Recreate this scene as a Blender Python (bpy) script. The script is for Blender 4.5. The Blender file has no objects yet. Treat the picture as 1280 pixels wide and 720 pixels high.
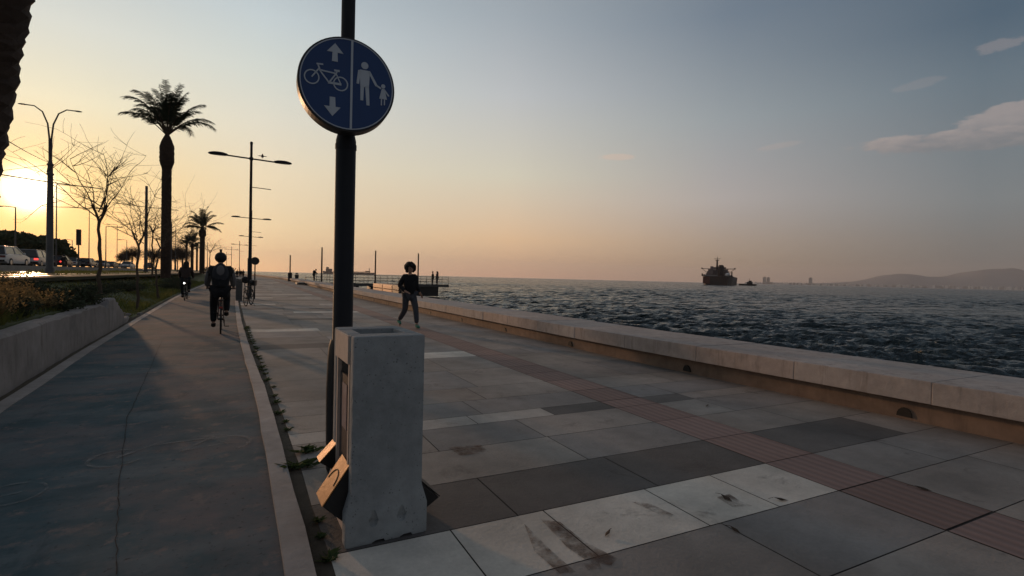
import bpy, bmesh, math, random
import numpy as np
from mathutils import Vector, Matrix
R=math.radians; PI=math.pi
rnd=random.Random(7)
sc=bpy.context.scene; COL=sc.collection
# ------------------------------------------------------------------ camera
H=1.42; F=645.0; YAW=R(27.0); ROLL=R(1.415); PITCH=-math.atan((360-(331.3+0.0247*640))/F)
fw=Vector((math.sin(YAW)*math.cos(PITCH),math.cos(YAW)*math.cos(PITCH),math.sin(PITCH)))
r0=Vector((math.cos(YAW),-math.sin(YAW),0)); u0=r0.cross(fw)
cr=r0*math.cos(ROLL)+u0*math.sin(ROLL); cu=-r0*math.sin(ROLL)+u0*math.cos(ROLL)
cd=bpy.data.cameras.new('camera'); cam=bpy.data.objects.new('camera',cd); COL.objects.link(cam)
cd.sensor_width=36; cd.lens=36*F/1280; cd.clip_start=0.05; cd.clip_end=60000
m=Matrix((cr,cu,-fw)).transposed().to_4x4(); m.translation=Vector((0,0,H)); cam.matrix_world=m
sc.camera=cam
# ------------------------------------------------------------------ light
SAZ=R(-16.1); SEL=R(6.1)
SUN=Vector((math.sin(SAZ)*math.cos(SEL),math.cos(SAZ)*math.cos(SEL),math.sin(SEL)))
sl=bpy.data.lights.new('sun','SUN'); so=bpy.data.objects.new('sun',sl); COL.objects.link(so)
sl.energy=2.0; sl.angle=R(1.6); sl.color=(1.0,0.56,0.30)
so.rotation_euler=SUN.to_track_quat('Z','Y').to_euler()
sc.view_settings.view_transform='Standard'; sc.view_settings.look='None'
sc.view_settings.exposure=0.0; sc.view_settings.gamma=1.0; sc.view_settings.use_curve_mapping=False
def lin(c):
    return tuple(((v/255)/12.92 if v/255<=0.04045 else ((v/255+0.055)/1.055)**2.4) for v in c)
w=bpy.data.worlds.new('World'); sc.world=w; w.use_nodes=True
nt=w.node_tree; nt.nodes.clear()
def wn(t,**k):
    n=nt.nodes.new(t)
    for a,b in k.items(): setattr(n,a,b)
    return n
def mth(op,a,b=None,c=None,cl=False):
    n=wn('ShaderNodeMath',operation=op,use_clamp=cl)
    for i,v in enumerate((a,b,c)):
        if v is None: continue
        if isinstance(v,(int,float)): n.inputs[i].default_value=v
        else: nt.links.new(v,n.inputs[i])
    return n.outputs[0]
def rmp(fac,stops,interp='LINEAR'):
    n=wn('ShaderNodeValToRGB'); n.color_ramp.interpolation=interp
    e=n.color_ramp.elements
    while len(e)<len(stops): e.new(0.5)
    for i,(p,c) in enumerate(stops):
        e[i].position=p; e[i].color=(*c,1) if len(c)==3 else c
    nt.links.new(fac,n.inputs[0]); return n.outputs[0]
def mixc(f,a,b,bt='MIX'):
    n=wn('ShaderNodeMix',data_type='RGBA',blend_type=bt); n.clamp_factor=False
    for i,v in ((0,f),(6,a),(7,b)):
        if isinstance(v,(int,float)): n.inputs[i].default_value=v
        elif isinstance(v,tuple): n.inputs[i].default_value=(*v,1)
        else: nt.links.new(v,n.inputs[i])
    return n.outputs[2]
tc=wn('ShaderNodeTexCoord'); sep=wn('ShaderNodeSeparateXYZ'); nt.links.new(tc.outputs['Generated'],sep.inputs[0])
X,Y,Z=sep.outputs
hyp=mth('SQRT',mth('MAXIMUM',mth('ADD',mth('MULTIPLY',X,X),mth('MULTIPLY',Y,Y)),1e-6))
el=mth('ARCTAN2',Z,hyp)                                   # elevation in radians
ca=mth('DIVIDE',mth('ADD',mth('MULTIPLY',X,math.sin(SAZ)),mth('MULTIPLY',Y,math.cos(SAZ))),hyp)
az=mth('ARCCOSINE',mth('MINIMUM',mth('MAXIMUM',ca,-1.0),1.0))
e01=mth('DIVIDE',el,R(60),cl=True)
def colr(*s): return rmp(e01,[(d/60,lin(c)) for d,c in s],'LINEAR')
def colL(*s): return rmp(e01,[(d/60,c) for d,c in s],'LINEAR')
A=colL((0,(.16,.04,.09)),(3.2,(.25,.12,.05)),(8,(.40,.30,.13)),(13.7,(.56,.55,.42)),(19.6,(.55,.58,.54)),(27,(.42,.48,.51)),(40,(.26,.28,.29)),(60,(.125,.135,.15)))
A2=colL((0,(.42,.30,.26)),(1,(.43,.31,.26)),(4.7,(.56,.43,.29)),(9.8,(.65,.54,.375)),(14.7,(.625,.59,.485)),(19,(.56,.59,.535)),(23.8,(.48,.545,.56)),(30,(.35,.41,.45)),(42,(.22,.235,.25)),(60,(.12,.132,.15)))
B=colL((0,(.50,.27,.22)),(.8,(.50,.28,.22)),(4.2,(.66,.395,.235)),(11.1,(.59,.525,.40)),(19.3,(.455,.46,.462)),(26.6,(.315,.35,.38)),(36,(.22,.245,.27)),(60,(.115,.127,.147)))
B2=colL((0,(.26,.17,.15)),(2,(.27,.18,.155)),(4.4,(.31,.22,.195)),(8.5,(.36,.307,.298)),(16.3,(.265,.285,.298)),(25.5,(.135,.17,.215)),(36,(.13,.15,.175)),(60,(.105,.12,.142)))
Cc=colL((0,(.06,.07,.11)),(2.4,(.07,.075,.115)),(4.1,(.10,.095,.125)),(7.4,(.138,.143,.165)),(12,(.125,.143,.163)),(17,(.095,.127,.158)),(21.4,(.052,.085,.124)),(36,(.085,.11,.14)),(60,(.095,.11,.137)))
D=colL((0,(.15,.135,.15)),(10,(.155,.15,.165)),(30,(.13,.135,.155)),(60,(.10,.115,.14)))
azd=mth('DIVIDE',az,R(1.0))
def ss(a,b): 
    n=wn('ShaderNodeMapRange',interpolation_type='LINEAR'); n.inputs[1].default_value=a; n.inputs[2].default_value=b
    nt.links.new(azd,n.inputs[0]); return n.outputs[0]
sky=mixc(ss(5,17),A,A2); sky=mixc(ss(17,42.5),sky,B); sky=mixc(ss(42.5,65),sky,B2); sky=mixc(ss(65,85),sky,Cc); sky=mixc(ss(95,150),sky,D)
# aureole round the sun
dv=wn('ShaderNodeVectorMath',operation='DOT_PRODUCT'); nt.links.new(tc.outputs['Generated'],dv.inputs[0]); dv.inputs[1].default_value=SUN
th=mth('DIVIDE',mth('ARCCOSINE',mth('MINIMUM',dv.outputs['Value'],1.0)),R(1.0))
g1=mth('MULTIPLY',mth('EXPONENT',mth('MULTIPLY',mth('POWER',mth('DIVIDE',th,1.3),2.0),-1.0)),5.0)
g2=mth('MULTIPLY',mth('EXPONENT',mth('DIVIDE',th,-2.6)),0.55)
glow=mixc(1.0,mixc(g1,(0,0,0),(1.0,.93,.72)),mixc(g2,(0,0,0),(1.0,.60,.10)),'ADD')
sky=mixc(1.0,sky,glow,'ADD')
# clouds, as bands of noise in azimuth and elevation
azt=mth('DIVIDE',mth('ARCTAN2',X,Y),R(1.0)); eld=mth('DIVIDE',el,R(1.0))
cmb=wn('ShaderNodeCombineXYZ'); nt.links.new(mth('MULTIPLY',azt,0.42),cmb.inputs[0]); nt.links.new(mth('MULTIPLY',eld,1.25),cmb.inputs[1])
nz=wn('ShaderNodeTexNoise'); nz.inputs['Scale'].default_value=1.0; nz.inputs['Detail'].default_value=8; nz.inputs['Roughness'].default_value=.70
nt.links.new(cmb.outputs[0],nz.inputs['Vector'])
def cloud(a0,e0,wa,we,tilt,gain,edge=1.15):
    da=mth('SUBTRACT',azt,a0); de=mth('SUBTRACT',mth('SUBTRACT',eld,e0),mth('MULTIPLY',da,tilt))
    q=mth('ADD',mth('POWER',mth('ABSOLUTE',mth('DIVIDE',da,wa)),2.0),mth('POWER',mth('ABSOLUTE',mth('DIVIDE',de,we)),2.0))
    v=mth('SUBTRACT',mth('ADD',mth('MULTIPLY',nz.outputs[0],3.2),-0.35),mth('MULTIPLY',q,edge))
    n=wn('ShaderNodeMapRange',interpolation_type='SMOOTHSTEP'); n.inputs[1].default_value=.30; n.inputs[2].default_value=.72
    nt.links.new(v,n.inputs[0]); return mth('MULTIPLY',n.outputs[0],gain)
cl1=cloud(69.0,12.2,10.6,1.05,-.05,.75); cl2=cloud(70.8,13.4,4.6,1.5,.12,.6); cl3=cloud(69.8,19.0,1.8,.6,.05,.28); cl4=cloud(38.2,13.1,2.4,.38,0,.4); cl5=cloud(54.3,13.4,2.4,.35,.1,.22); cl6=cloud(64.5,17.2,2.2,.45,.1,.15)
cm=mth('MAXIMUM',mth('MAXIMUM',cl1,cl2),mth('MAXIMUM',mth('MAXIMUM',cl3,cl4),mth('MAXIMUM',cl5,cl6)))
ccol=mixc(mth('MULTIPLY',mth('ADD',mth('SUBTRACT',eld,13.6),mth('MULTIPLY',nz.outputs[0],4.0)),0.45,cl=True),lin((112,107,110)),lin((164,146,140)))
ccol=mixc(ss(80,50),ccol,lin((214,176,150)))
sky=mixc(cm,sky,ccol)
# nishita sky and the painted-by-direction dusk colour add up
ns=wn('ShaderNodeTexSky',sky_type='NISHITA'); ns.sun_disc=False; ns.sun_elevation=SEL; ns.sun_rotation=SAZ; ns.dust_density=0.6; ns.air_density=1.0
bg1=wn('ShaderNodeBackground'); bg1.inputs[1].default_value=0.03; nt.links.new(ns.outputs[0],bg1.inputs[0])
bg2=wn('ShaderNodeBackground'); bg2.inputs[1].default_value=1.0; nt.links.new(sky,bg2.inputs[0])
ad=wn('ShaderNodeAddShader'); nt.links.new(bg1.outputs[0],ad.inputs[0]); nt.links.new(bg2.outputs[0],ad.inputs[1])
ow=wn('ShaderNodeOutputWorld'); nt.links.new(ad.outputs[0],ow.inputs[0])
# ------------------------------------------------------------------ helpers
def px(x,y,d):
    "world point at pixel (of the 1280x720 photo) and distance along the view axis"
    return Vector((0,0,H))+(fw+cr*((x-640)/F)+cu*((360-y)/F))*d
def pg(x,y,z=0.0):
    d=fw+cr*((x-640)/F)+cu*((360-y)/F); return Vector((0,0,H))+d*((z-H)/d.z)
def onY(x,Yv,z):
    "point on the line Y=Yv seen in column x, at height z"
    d=fw+cr*((x-640)/F)+cu*((360-345)/F); return Vector((d.x*Yv/d.y,Yv,z))
MATS={}
def mat(name,col,rough=.8,var=.25,scale=6.0,bump=.0,metal=0.0,spec=.35,col2=None,attr=False,detail=8,stretch=None,extra=None):
    if name in MATS: return MATS[name]
    m=bpy.data.materials.new(name); m.use_nodes=True; t=m.node_tree; b=t.nodes['Principled BSDF']
    b.inputs['Roughness'].default_value=rough; b.inputs['Metallic'].default_value=metal; b.inputs['Specular IOR Level'].default_value=spec; b.inputs['Diffuse Roughness'].default_value=.0
    co=t.nodes.new('ShaderNodeTexCoord'); mp=t.nodes.new('ShaderNodeMapping'); t.links.new(co.outputs['Object'],mp.inputs[0])
    if stretch: mp.inputs['Scale'].default_value=stretch
    n=t.nodes.new('ShaderNodeTexNoise'); n.inputs['Scale'].default_value=scale; n.inputs['Detail'].default_value=detail; n.inputs['Roughness'].default_value=.65
    t.links.new(mp.outputs[0],n.inputs['Vector'])
    n2=t.nodes.new('ShaderNodeTexNoise'); n2.inputs['Scale'].default_value=scale*.17; n2.inputs['Detail'].default_value=4
    t.links.new(mp.outputs[0],n2.inputs['Vector'])
    rp=t.nodes.new('ShaderNodeMapRange'); rp.inputs[1].default_value=.3; rp.inputs[2].default_value=.7
    ad=t.nodes.new('ShaderNodeMath'); ad.operation='MULTIPLY_ADD'; ad.inputs[1].default_value=.5; t.links.new(n.outputs[0],ad.inputs[0])
    h=t.nodes.new('ShaderNodeMath'); h.operation='MULTIPLY'; h.inputs[1].default_value=.5; t.links.new(n2.outputs[0],h.inputs[0]); t.links.new(h.outputs[0],ad.inputs[2])
    t.links.new(ad.outputs[0],rp.inputs[0])
    mx=t.nodes.new('ShaderNodeMix'); mx.data_type='RGBA'
    c2=col2 or tuple(min(1,c*(1+var)) for c in col); c1=col if col2 else tuple(c*(1-var) for c in col)
    t.links.new(rp.outputs[0],mx.inputs[0]); mx.inputs[6].default_value=(*c1,1); mx.inputs[7].default_value=(*c2,1)
    out=mx.outputs[2]
    if attr:
        a=t.nodes.new('ShaderNodeAttribute'); a.attribute_name='tint'
        q=t.nodes.new('ShaderNodeMix'); q.data_type='RGBA'; q.blend_type='MULTIPLY'; q.inputs[0].default_value=1
        t.links.new(out,q.inputs[6]); t.links.new(a.outputs['Color'],q.inputs[7]); out=q.outputs[2]
    t.links.new(out,b.inputs['Base Color'])
    if bump:
        bp=t.nodes.new('ShaderNodeBump'); bp.inputs['Strength'].default_value=min(1,bump); bp.inputs['Distance'].default_value=.02*max(1,bump)
        t.links.new(n.outputs[0],bp.inputs['Height']); t.links.new(bp.outputs[0],b.inputs['Normal'])
    MATS[name]=m
    if extra: extra(m,t,b,out,mp)
    return m
def emit(name,col,s):
    m=mat(name,col,.5); b=m.node_tree.nodes['Principled BSDF']; b.inputs['Emission Color'].default_value=(*col,1); b.inputs['Emission Strength'].default_value=s; return m
class MB:
    def __init__(s): s.v=[]; s.f=[]; s.mi=[]; s.cur=0; s.tint=None; s.tl=[]
    def face(s,idx): s.f.append(idx); s.mi.append(s.cur); s.tl.append(s.tint)
    def poly(s,pts): b=len(s.v); s.v+= [tuple(p) for p in pts]; s.face(tuple(range(b,b+len(pts)))); return s
    def box(s,c,d,rz=0,taper=1.0,M=None):
        b=len(s.v); cz=math.cos(rz); sz=math.sin(rz)
        for k in (-1,1):
            tp=taper if k>0 else 1
            for i,j in ((-1,-1),(1,-1),(1,1),(-1,1)):
                x=i*d[0]/2*tp; y=j*d[1]/2*tp; z=k*d[2]/2
                p=Vector((x*cz-y*sz,x*sz+y*cz,z))
                if M: p=M@Vector((x,y,z))
                s.v.append((p.x+c[0],p.y+c[1],p.z+c[2]))
        for q in ((0,3,2,1),(4,5,6,7),(0,1,5,4),(1,2,6,5),(2,3,7,6),(3,0,4,7)): s.face(tuple(b+a for a in q))
        return s
    def tube(s,pts,rad,n=8,cap=True):
        pts=[Vector(p) for p in pts]; 
        if isinstance(rad,(int,float)): rad=[rad]*len(pts)
        b=len(s.v); up=None
        for i,p in enumerate(pts):
            t=(pts[min(i+1,len(pts)-1)]-pts[max(i-1,0)]).normalized()
            if up is None: up=t.orthogonal().normalized()
            a=up-t*up.dot(t)
            a=a.normalized() if a.length>1e-5 else t.orthogonal().normalized()
            up=a; c=t.cross(a)
            for k in range(n):
                an=2*PI*k/n; q=p+(a*math.cos(an)+c*math.sin(an))*rad[i]; s.v.append(tuple(q))
        for i in range(len(pts)-1):
            for k in range(n): s.face((b+i*n+k,b+i*n+(k+1)%n,b+(i+1)*n+(k+1)%n,b+(i+1)*n+k))
        if cap: s.face(tuple(b+k for k in range(n))[::-1]); s.face(tuple(b+(len(pts)-1)*n+k for k in range(n)))
        return s
    def cyl(s,a,b_,r,n=16,r2=None): return s.tube([a,b_],[r,r if r2 is None else r2],n)
    def ring(s,c,ax,r,th,n=28,m=6):
        ax=Vector(ax).normalized(); u=ax.orthogonal().normalized(); v=ax.cross(u); c=Vector(c); b=len(s.v)
        for i in range(n):
            a=2*PI*i/n; d=u*math.cos(a)+v*math.sin(a)
            for k in range(m):
                e=2*PI*k/m; s.v.append(tuple(c+d*(r+th*math.cos(e))+ax*th*math.sin(e)))
        for i in range(n):
            for k in range(m): s.face((b+i*m+k,b+((i+1)%n)*m+k,b+((i+1)%n)*m+(k+1)%m,b+i*m+(k+1)%m))
        return s
    def lathe(s,prof,c=(0,0,0),n=24,sx=1,sy=1):
        b=len(s.v)
        for r,z in prof:
            for k in range(n): a=2*PI*k/n; s.v.append((c[0]+r*sx*math.cos(a),c[1]+r*sy*math.sin(a),c[2]+z))
        for i in range(len(prof)-1):
            for k in range(n): s.face((b+i*n+k,b+i*n+(k+1)%n,b+(i+1)*n+(k+1)%n,b+(i+1)*n+k))
        s.face(tuple(b+k for k in range(n))[::-1]); s.face(tuple(b+(len(prof)-1)*n+k for k in range(n)))
        return s
    def ball(s,c,r,n=12,m=8,jit=0):
        if isinstance(r,(int,float)): r=(r,r,r)
        b=len(s.v); c=Vector(c)
        for i in range(m+1):
            ph=PI*i/m
            for k in range(n):
                a=2*PI*k/n; j=1+(rnd.uniform(-jit,jit) if jit else 0)
                s.v.append((c.x+r[0]*math.sin(ph)*math.cos(a)*j,c.y+r[1]*math.sin(ph)*math.sin(a)*j,c.z+r[2]*math.cos(ph)*j))
        for i in range(m):
            for k in range(n): s.face((b+i*n+k,b+(i+1)*n+k,b+(i+1)*n+(k+1)%n,b+i*n+(k+1)%n))
        return s
    def prism(s,poly,a,bv,axis='y'):
        "polygon in the plane across axis, extruded from a to bv"
        b=len(s.v); n=len(poly)
        for t in (a,bv):
            for p in poly:
                s.v.append((p[0],t,p[1]) if axis=='y' else ((t,p[0],p[1]) if axis=='x' else (p[0],p[1],t)))
        s.face(tuple(b+k for k in range(n))); s.face(tuple(b+n+k for k in range(n))[::-1])
        for k in range(n): s.face((b+k,b+n+k,b+n+(k+1)%n,b+(k+1)%n))
        return s
    def build(s,name,mats,parent=None,smooth=False,bev=0,loc=None,rz=0,label=None,cat=None,group=None,kind=None,fixn=True):
        me=bpy.data.meshes.new(name); me.from_pydata(s.v,[],s.f); me.update()
        if not isinstance(mats,(list,tuple)): mats=[mats]
        for q in mats: me.materials.append(q)
        if len(mats)>1: me.polygons.foreach_set('material_index',s.mi)
        if any(t is not None for t in s.tl):
            ca=me.color_attributes.new('tint','FLOAT_COLOR','CORNER'); arr=[]
            for p,t in zip(me.polygons,s.tl):
                c=t or (1,1,1); arr+=[c[0],c[1],c[2],1]*p.loop_total
            ca.data.foreach_set('color',arr)
        if fixn or bev:
            bm=bmesh.new(); bm.from_mesh(me)
            if bev: 
                bmesh.ops.bevel(bm,geom=[e for e in bm.edges if len(e.link_faces)==2 and e.calc_face_angle(0)>.6],offset=bev,segments=2,profile=.6,affect='EDGES')
            if fixn: bmesh.ops.recalc_face_normals(bm,faces=bm.faces)
            bm.to_mesh(me); bm.free()
        if smooth:
            me.polygons.foreach_set('use_smooth',[True]*len(me.polygons))
            try: me.set_sharp_from_angle(angle=R(40))
            except Exception: pass
        o=bpy.data.objects.new(name,me); COL.objects.link(o)
        if parent: o.parent=parent
        if loc is not None: o.location=loc
        o.rotation_euler.z=rz
        tag(o,label,cat,group,kind); return o
def tag(o,label=None,cat=None,group=None,kind=None):
    if label: o['label']=label
    if cat: o['category']=cat
    if group: o['group']=group
    if kind: o['kind']=kind
    return o
def thing(name,label,cat,loc=(0,0,0),rz=0,group=None):
    o=bpy.data.objects.new(name,None); COL.objects.link(o); o.location=loc; o.rotation_euler.z=rz; o.empty_display_size=.1
    return tag(o,label,cat,group)
KIDS={}
def dup(root,loc,rz=0,label=None,group=None,scale=None):
    def cp(o,par):
        c=o.copy(); COL.objects.link(c)
        if par: c.parent=par
        for ch in list(o.children): cp(ch,c)
        return c
    r=cp(root,None); r.location=loc; r.rotation_euler.z=rz
    if label: r['label']=label
    if group: r['group']=group
    if scale: r.scale=(scale,)*3 if isinstance(scale,(int,float)) else scale
    return r
def smooth(tab):
    out=[]
    P=[tab[0]]+list(tab)+[tab[-1]]
    for i in range(1,len(P)-2):
        p0,p1,p2,p3=P[i-1:i+3]; m1=(p2[1]-p0[1])/max(1e-6,p2[0]-p0[0]); m2=(p3[1]-p1[1])/max(1e-6,p3[0]-p1[0]); h=p2[0]-p1[0]
        for k in range(12):
            t=k/12; out.append((p1[0]+h*t,(2*t**3-3*t*t+1)*p1[1]+(t**3-2*t*t+t)*h*m1+(-2*t**3+3*t*t)*p2[1]+(t**3-t*t)*h*m2))
    out.append(tab[-1]); return out
def interp(tab,y):
    if y<=tab[0][0]: return tab[0][1]
    for (a,b),(c,d) in zip(tab,tab[1:]):
        if y<=c: return b+(d-b)*(y-a)/(c-a)
    (a,b),(c,d)=tab[-2:]; return d+(d-b)/(c-a)*(y-c)
# plan lines of the waterfront, X as a function of Y
WALL=[(-40,6.6),(0,6.45),(3,6.32),(6,6.1),(9,5.98),(20,5.85),(30,5.75),(100,5.7),(130,4.6),(180,1.2),(250,-7),(350,-26),(600,-120),(1000,-420),(2600,-2400)]
LR=[(-10,.45),(2.5,.17),(6.3,.08),(9.3,-.05),(12.7,-.18),(17,-.32),(30,-.62),(60,-.95),(100,-1.5),(147,-4.2),(182,-7.2),(250,-16),(350,-34)]
LL=[(-10,-1.9),(2,-2.08),(7,-2.26),(11,-2.50),(15,-2.68),(17.5,-2.80),(35,-3.5),(60,-4.0),(100,-4.8),(147,-8),(182,-11),(250,-20),(350,-38)]
WALL=smooth(WALL); LR=smooth(LR); LL=smooth(LL)
fW=lambda y: interp(WALL,y); fR=lambda y: interp(LR,y); fL=lambda y: interp(LL,y)
def hn(x,y): return .5*math.sin(x*.9+1.3*math.sin(y*.31))+.5*math.sin(y*.7+x*.23+1.1)
def terr(x,y):
    "height of the planted land left of the lane"
    l=fL(y)-.12
    if x>=l: return -.03
    d=l-x
    if y<17.6 and d<.22: return -.03
    if y<15.5: base=.60 if d>.2 else -.03; s=min(1,max(0,(d-.2)/3.5)); z=base+.38*s
    else:
        k=min(1,(y-15.5)/2.5); a=.60+.38*min(1,max(0,(d-.2)/3.5)); b_=1.0*(1-math.cos(PI*min(1,d/4.2)))/2; z=a*(1-k)+b_*k
    z+=.05*hn(x*1.3,y*1.1)*min(1,d)*(1 if x>-6 else .2)
    if x<-13.2: z+=min(.3,(-13.2-x)*.25)
    return z
# ------------------------------------------------------------------ materials
M_conc=mat('pale_concrete',(.36,.33,.30),.85,.28,9,.35)
def weather(m,t,b,out,mp):
    q=t.nodes.new('ShaderNodeMapping'); q.inputs['Scale'].default_value=(1,1,.16); t.links.new(mp.outputs[0],q.inputs[0])
    n=t.nodes.new('ShaderNodeTexNoise'); n.inputs['Scale'].default_value=8; n.inputs['Detail'].default_value=8; n.inputs['Roughness'].default_value=.7; t.links.new(q.outputs[0],n.inputs['Vector'])
    r=t.nodes.new('ShaderNodeMapRange'); r.inputs[1].default_value=.53; r.inputs[2].default_value=.72; r.inputs[4].default_value=.6; t.links.new(n.outputs[0],r.inputs[0])
    x=t.nodes.new('ShaderNodeMix'); x.data_type='RGBA'; t.links.new(r.outputs[0],x.inputs[0]); t.links.new(out,x.inputs[6]); x.inputs[7].default_value=(.11,.085,.07,1); t.links.new(x.outputs[2],b.inputs['Base Color'])
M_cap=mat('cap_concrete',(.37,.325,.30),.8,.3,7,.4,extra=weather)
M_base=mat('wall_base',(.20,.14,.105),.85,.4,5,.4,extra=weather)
M_retain=mat('rough_concrete',(.24,.215,.205),.9,.35,4,.5,extra=weather)
def pits(m,t,b,out,mp):
    v=t.nodes.new('ShaderNodeTexVoronoi'); v.inputs['Scale'].default_value=46; v.inputs['Randomness'].default_value=1; t.links.new(mp.outputs[0],v.inputs['Vector'])
    n=t.nodes.new('ShaderNodeTexNoise'); n.inputs['Scale'].default_value=7; n.inputs['Detail'].default_value=3; t.links.new(mp.outputs[0],n.inputs['Vector'])
    a=t.nodes.new('ShaderNodeMath'); a.operation='MULTIPLY'; t.links.new(n.outputs[0],a.inputs[0]); a.inputs[1].default_value=.55
    r=t.nodes.new('ShaderNodeMath'); r.operation='LESS_THAN'; s_=t.nodes.new('ShaderNodeMath'); s_.operation='ADD'; t.links.new(v.outputs['Distance'],s_.inputs[0]); s_.inputs[1].default_value=.14; t.links.new(s_.outputs[0],r.inputs[0]); t.links.new(a.outputs[0],r.inputs[1])
    x=t.nodes.new('ShaderNodeMix'); x.data_type='RGBA'; t.links.new(r.outputs[0],x.inputs[0]); t.links.new(out,x.inputs[6]); x.inputs[7].default_value=(.15,.155,.16,1); t.links.new(x.outputs[2],b.inputs['Base Color'])
M_bin=mat('pitted_concrete',(.26,.27,.275),.88,.3,11,.7,extra=pits)
def translucent(f):
    def g(m,t,b,out,mp):
        tr=t.nodes.new('ShaderNodeBsdfTranslucent'); t.links.new(out,tr.inputs[0]); mx=t.nodes.new('ShaderNodeMixShader'); mx.inputs[0].default_value=f
        t.links.new(b.outputs[0],mx.inputs[1]); t.links.new(tr.outputs[0],mx.inputs[2]); t.links.new(mx.outputs[0],t.nodes['Material Output'].inputs['Surface'])
    return g
def lane_extra(m,t,b,out,mp):
    def N(scale,detail,lo,hi,c,prev,stretch=(1,1,1)):
        q=t.nodes.new('ShaderNodeMapping'); q.inputs['Scale'].default_value=stretch; t.links.new(mp.outputs[0],q.inputs[0])
        n=t.nodes.new('ShaderNodeTexNoise'); n.inputs['Scale'].default_value=scale; n.inputs['Detail'].default_value=detail; n.inputs['Roughness'].default_value=.7
        t.links.new(q.outputs[0],n.inputs['Vector']); r=t.nodes.new('ShaderNodeMapRange'); r.inputs[1].default_value=lo; r.inputs[2].default_value=hi
        t.links.new(n.outputs[0],r.inputs[0]); x=t.nodes.new('ShaderNodeMix'); x.data_type='RGBA'; t.links.new(r.outputs[0],x.inputs[0]); t.links.new(prev,x.inputs[6]); x.inputs[7].default_value=(*c,1); return x.outputs[2]
    o=N(.5,8,.46,.66,(.20,.155,.15),out)
    o=N(1.1,7,.48,.70,(.15,.17,.178),o,(.7,1.4,1))
    o=N(.8,12,.54,.62,(.17,.145,.138),o)
    o=N(22,6,.58,.70,(.05,.055,.06),o)
    o=N(5,9,.56,.66,(.20,.165,.155),o)
    o=N(2.4,8,.60,.75,(.04,.06,.066),o,(1,.22,1))
    t.links.new(o,b.inputs['Base Color'])
M_lane=mat('worn_blue_lane',(.072,.108,.122),.9,.3,3.0,.15,spec=.08,extra=lane_extra)
M_white=mat('worn_line_concrete',(.30,.27,.255),.8,.35,7,.25)
M_paint=mat('faded_marking',(.30,.29,.29),.8,.4,14,0)
def alpha_noise(m,t,b,out,mp):
    n=t.nodes.new('ShaderNodeTexNoise'); n.inputs['Scale'].default_value=7; n.inputs['Detail'].default_value=8; n.inputs['Roughness'].default_value=.75; t.links.new(mp.outputs[0],n.inputs['Vector'])
    r=t.nodes.new('ShaderNodeMapRange'); r.inputs[1].default_value=.38; r.inputs[2].default_value=.62; r.inputs[4].default_value=.55; t.links.new(n.outputs[0],r.inputs[0]); t.links.new(r.outputs[0],b.inputs['Alpha'])
M_wear=mat('worn_bicycle_paint',(.21,.205,.205),.8,.4,14,0,extra=alpha_noise)
def slab_extra(m,t,b,out,mp):
    n=t.nodes.new('ShaderNodeTexNoise'); n.inputs['Scale'].default_value=.9; n.inputs['Detail'].default_value=7; n.inputs['Roughness'].default_value=.6; t.links.new(mp.outputs[0],n.inputs['Vector'])
    r=t.nodes.new('ShaderNodeMapRange'); r.inputs[1].default_value=.35; r.inputs[2].default_value=.68; r.inputs[3].default_value=1.10; r.inputs[4].default_value=.62; t.links.new(n.outputs[0],r.inputs[0])
    x=t.nodes.new('ShaderNodeVectorMath'); x.operation='SCALE'; t.links.new(out,x.inputs[0]); t.links.new(r.outputs[0],x.inputs['Scale'])
    n=t.nodes.new('ShaderNodeTexNoise'); n.inputs['Scale'].default_value=2.3; n.inputs['Detail'].default_value=9; n.inputs['Roughness'].default_value=.72; n.inputs['Distortion'].default_value=.6; t.links.new(mp.outputs[0],n.inputs['Vector'])
    r2=t.nodes.new('ShaderNodeMapRange'); r2.inputs[1].default_value=.58; r2.inputs[2].default_value=.72; r2.inputs[4].default_value=.6; t.links.new(n.outputs[0],r2.inputs[0])
    y=t.nodes.new('ShaderNodeMix'); y.data_type='RGBA'; t.links.new(r2.outputs[0],y.inputs[0]); t.links.new(x.outputs[0],y.inputs[6]); y.inputs[7].default_value=(.06,.045,.038,1)
    t.links.new(y.outputs[2],b.inputs['Base Color'])
M_slab=mat('paving_slab',(.92,.92,.92),.78,.2,38,.3,attr=True,extra=slab_extra)
def tact_extra(m,t,b,out,mp):
    wv=t.nodes.new('ShaderNodeTexWave'); wv.wave_type='BANDS'; wv.bands_direction='X'; wv.inputs['Scale'].default_value=3.2; t.links.new(mp.outputs[0],wv.inputs['Vector'])
    bp=t.nodes.new('ShaderNodeBump'); bp.inputs['Strength'].default_value=1; bp.inputs['Distance'].default_value=.005; t.links.new(wv.outputs[0],bp.inputs['Height']); t.links.new(bp.outputs[0],b.inputs['Normal'])
    x=t.nodes.new('ShaderNodeMix'); x.data_type='RGBA'; x.blend_type='MULTIPLY'; x.inputs[0].default_value=.22; t.links.new(out,x.inputs[6]); t.links.new(wv.outputs[0],x.inputs[7]); t.links.new(x.outputs[2],b.inputs['Base Color'])
M_tact=mat('ribbed_red_slab',(1,1,1),.8,.15,14,.0,attr=True,extra=tact_extra)
M_joint=mat('dirty_joint',(.075,.064,.056),.95,.4,12,.3)
M_soil=mat('soil',(.075,.058,.042),.95,.4,8,.6)
M_turf=mat('turf',(.030,.042,.014),.95,.5,3,.6,col2=(.085,.095,.03))
M_road=mat('asphalt',(.06,.058,.056),.75,.2,5,.2)
M_metal=mat('dark_post_paint',(.009,.010,.014),.6,.25,9,.05,spec=.25)
M_pole=mat('grey_post_paint',(.075,.07,.068),.5,.3,6,.1)
M_steel=mat('steel',(.45,.44,.42),.35,.2,9,0,metal=.9)
M_bark=mat('palm_bark',(.045,.028,.020),.95,.5,7,1.0)
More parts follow.
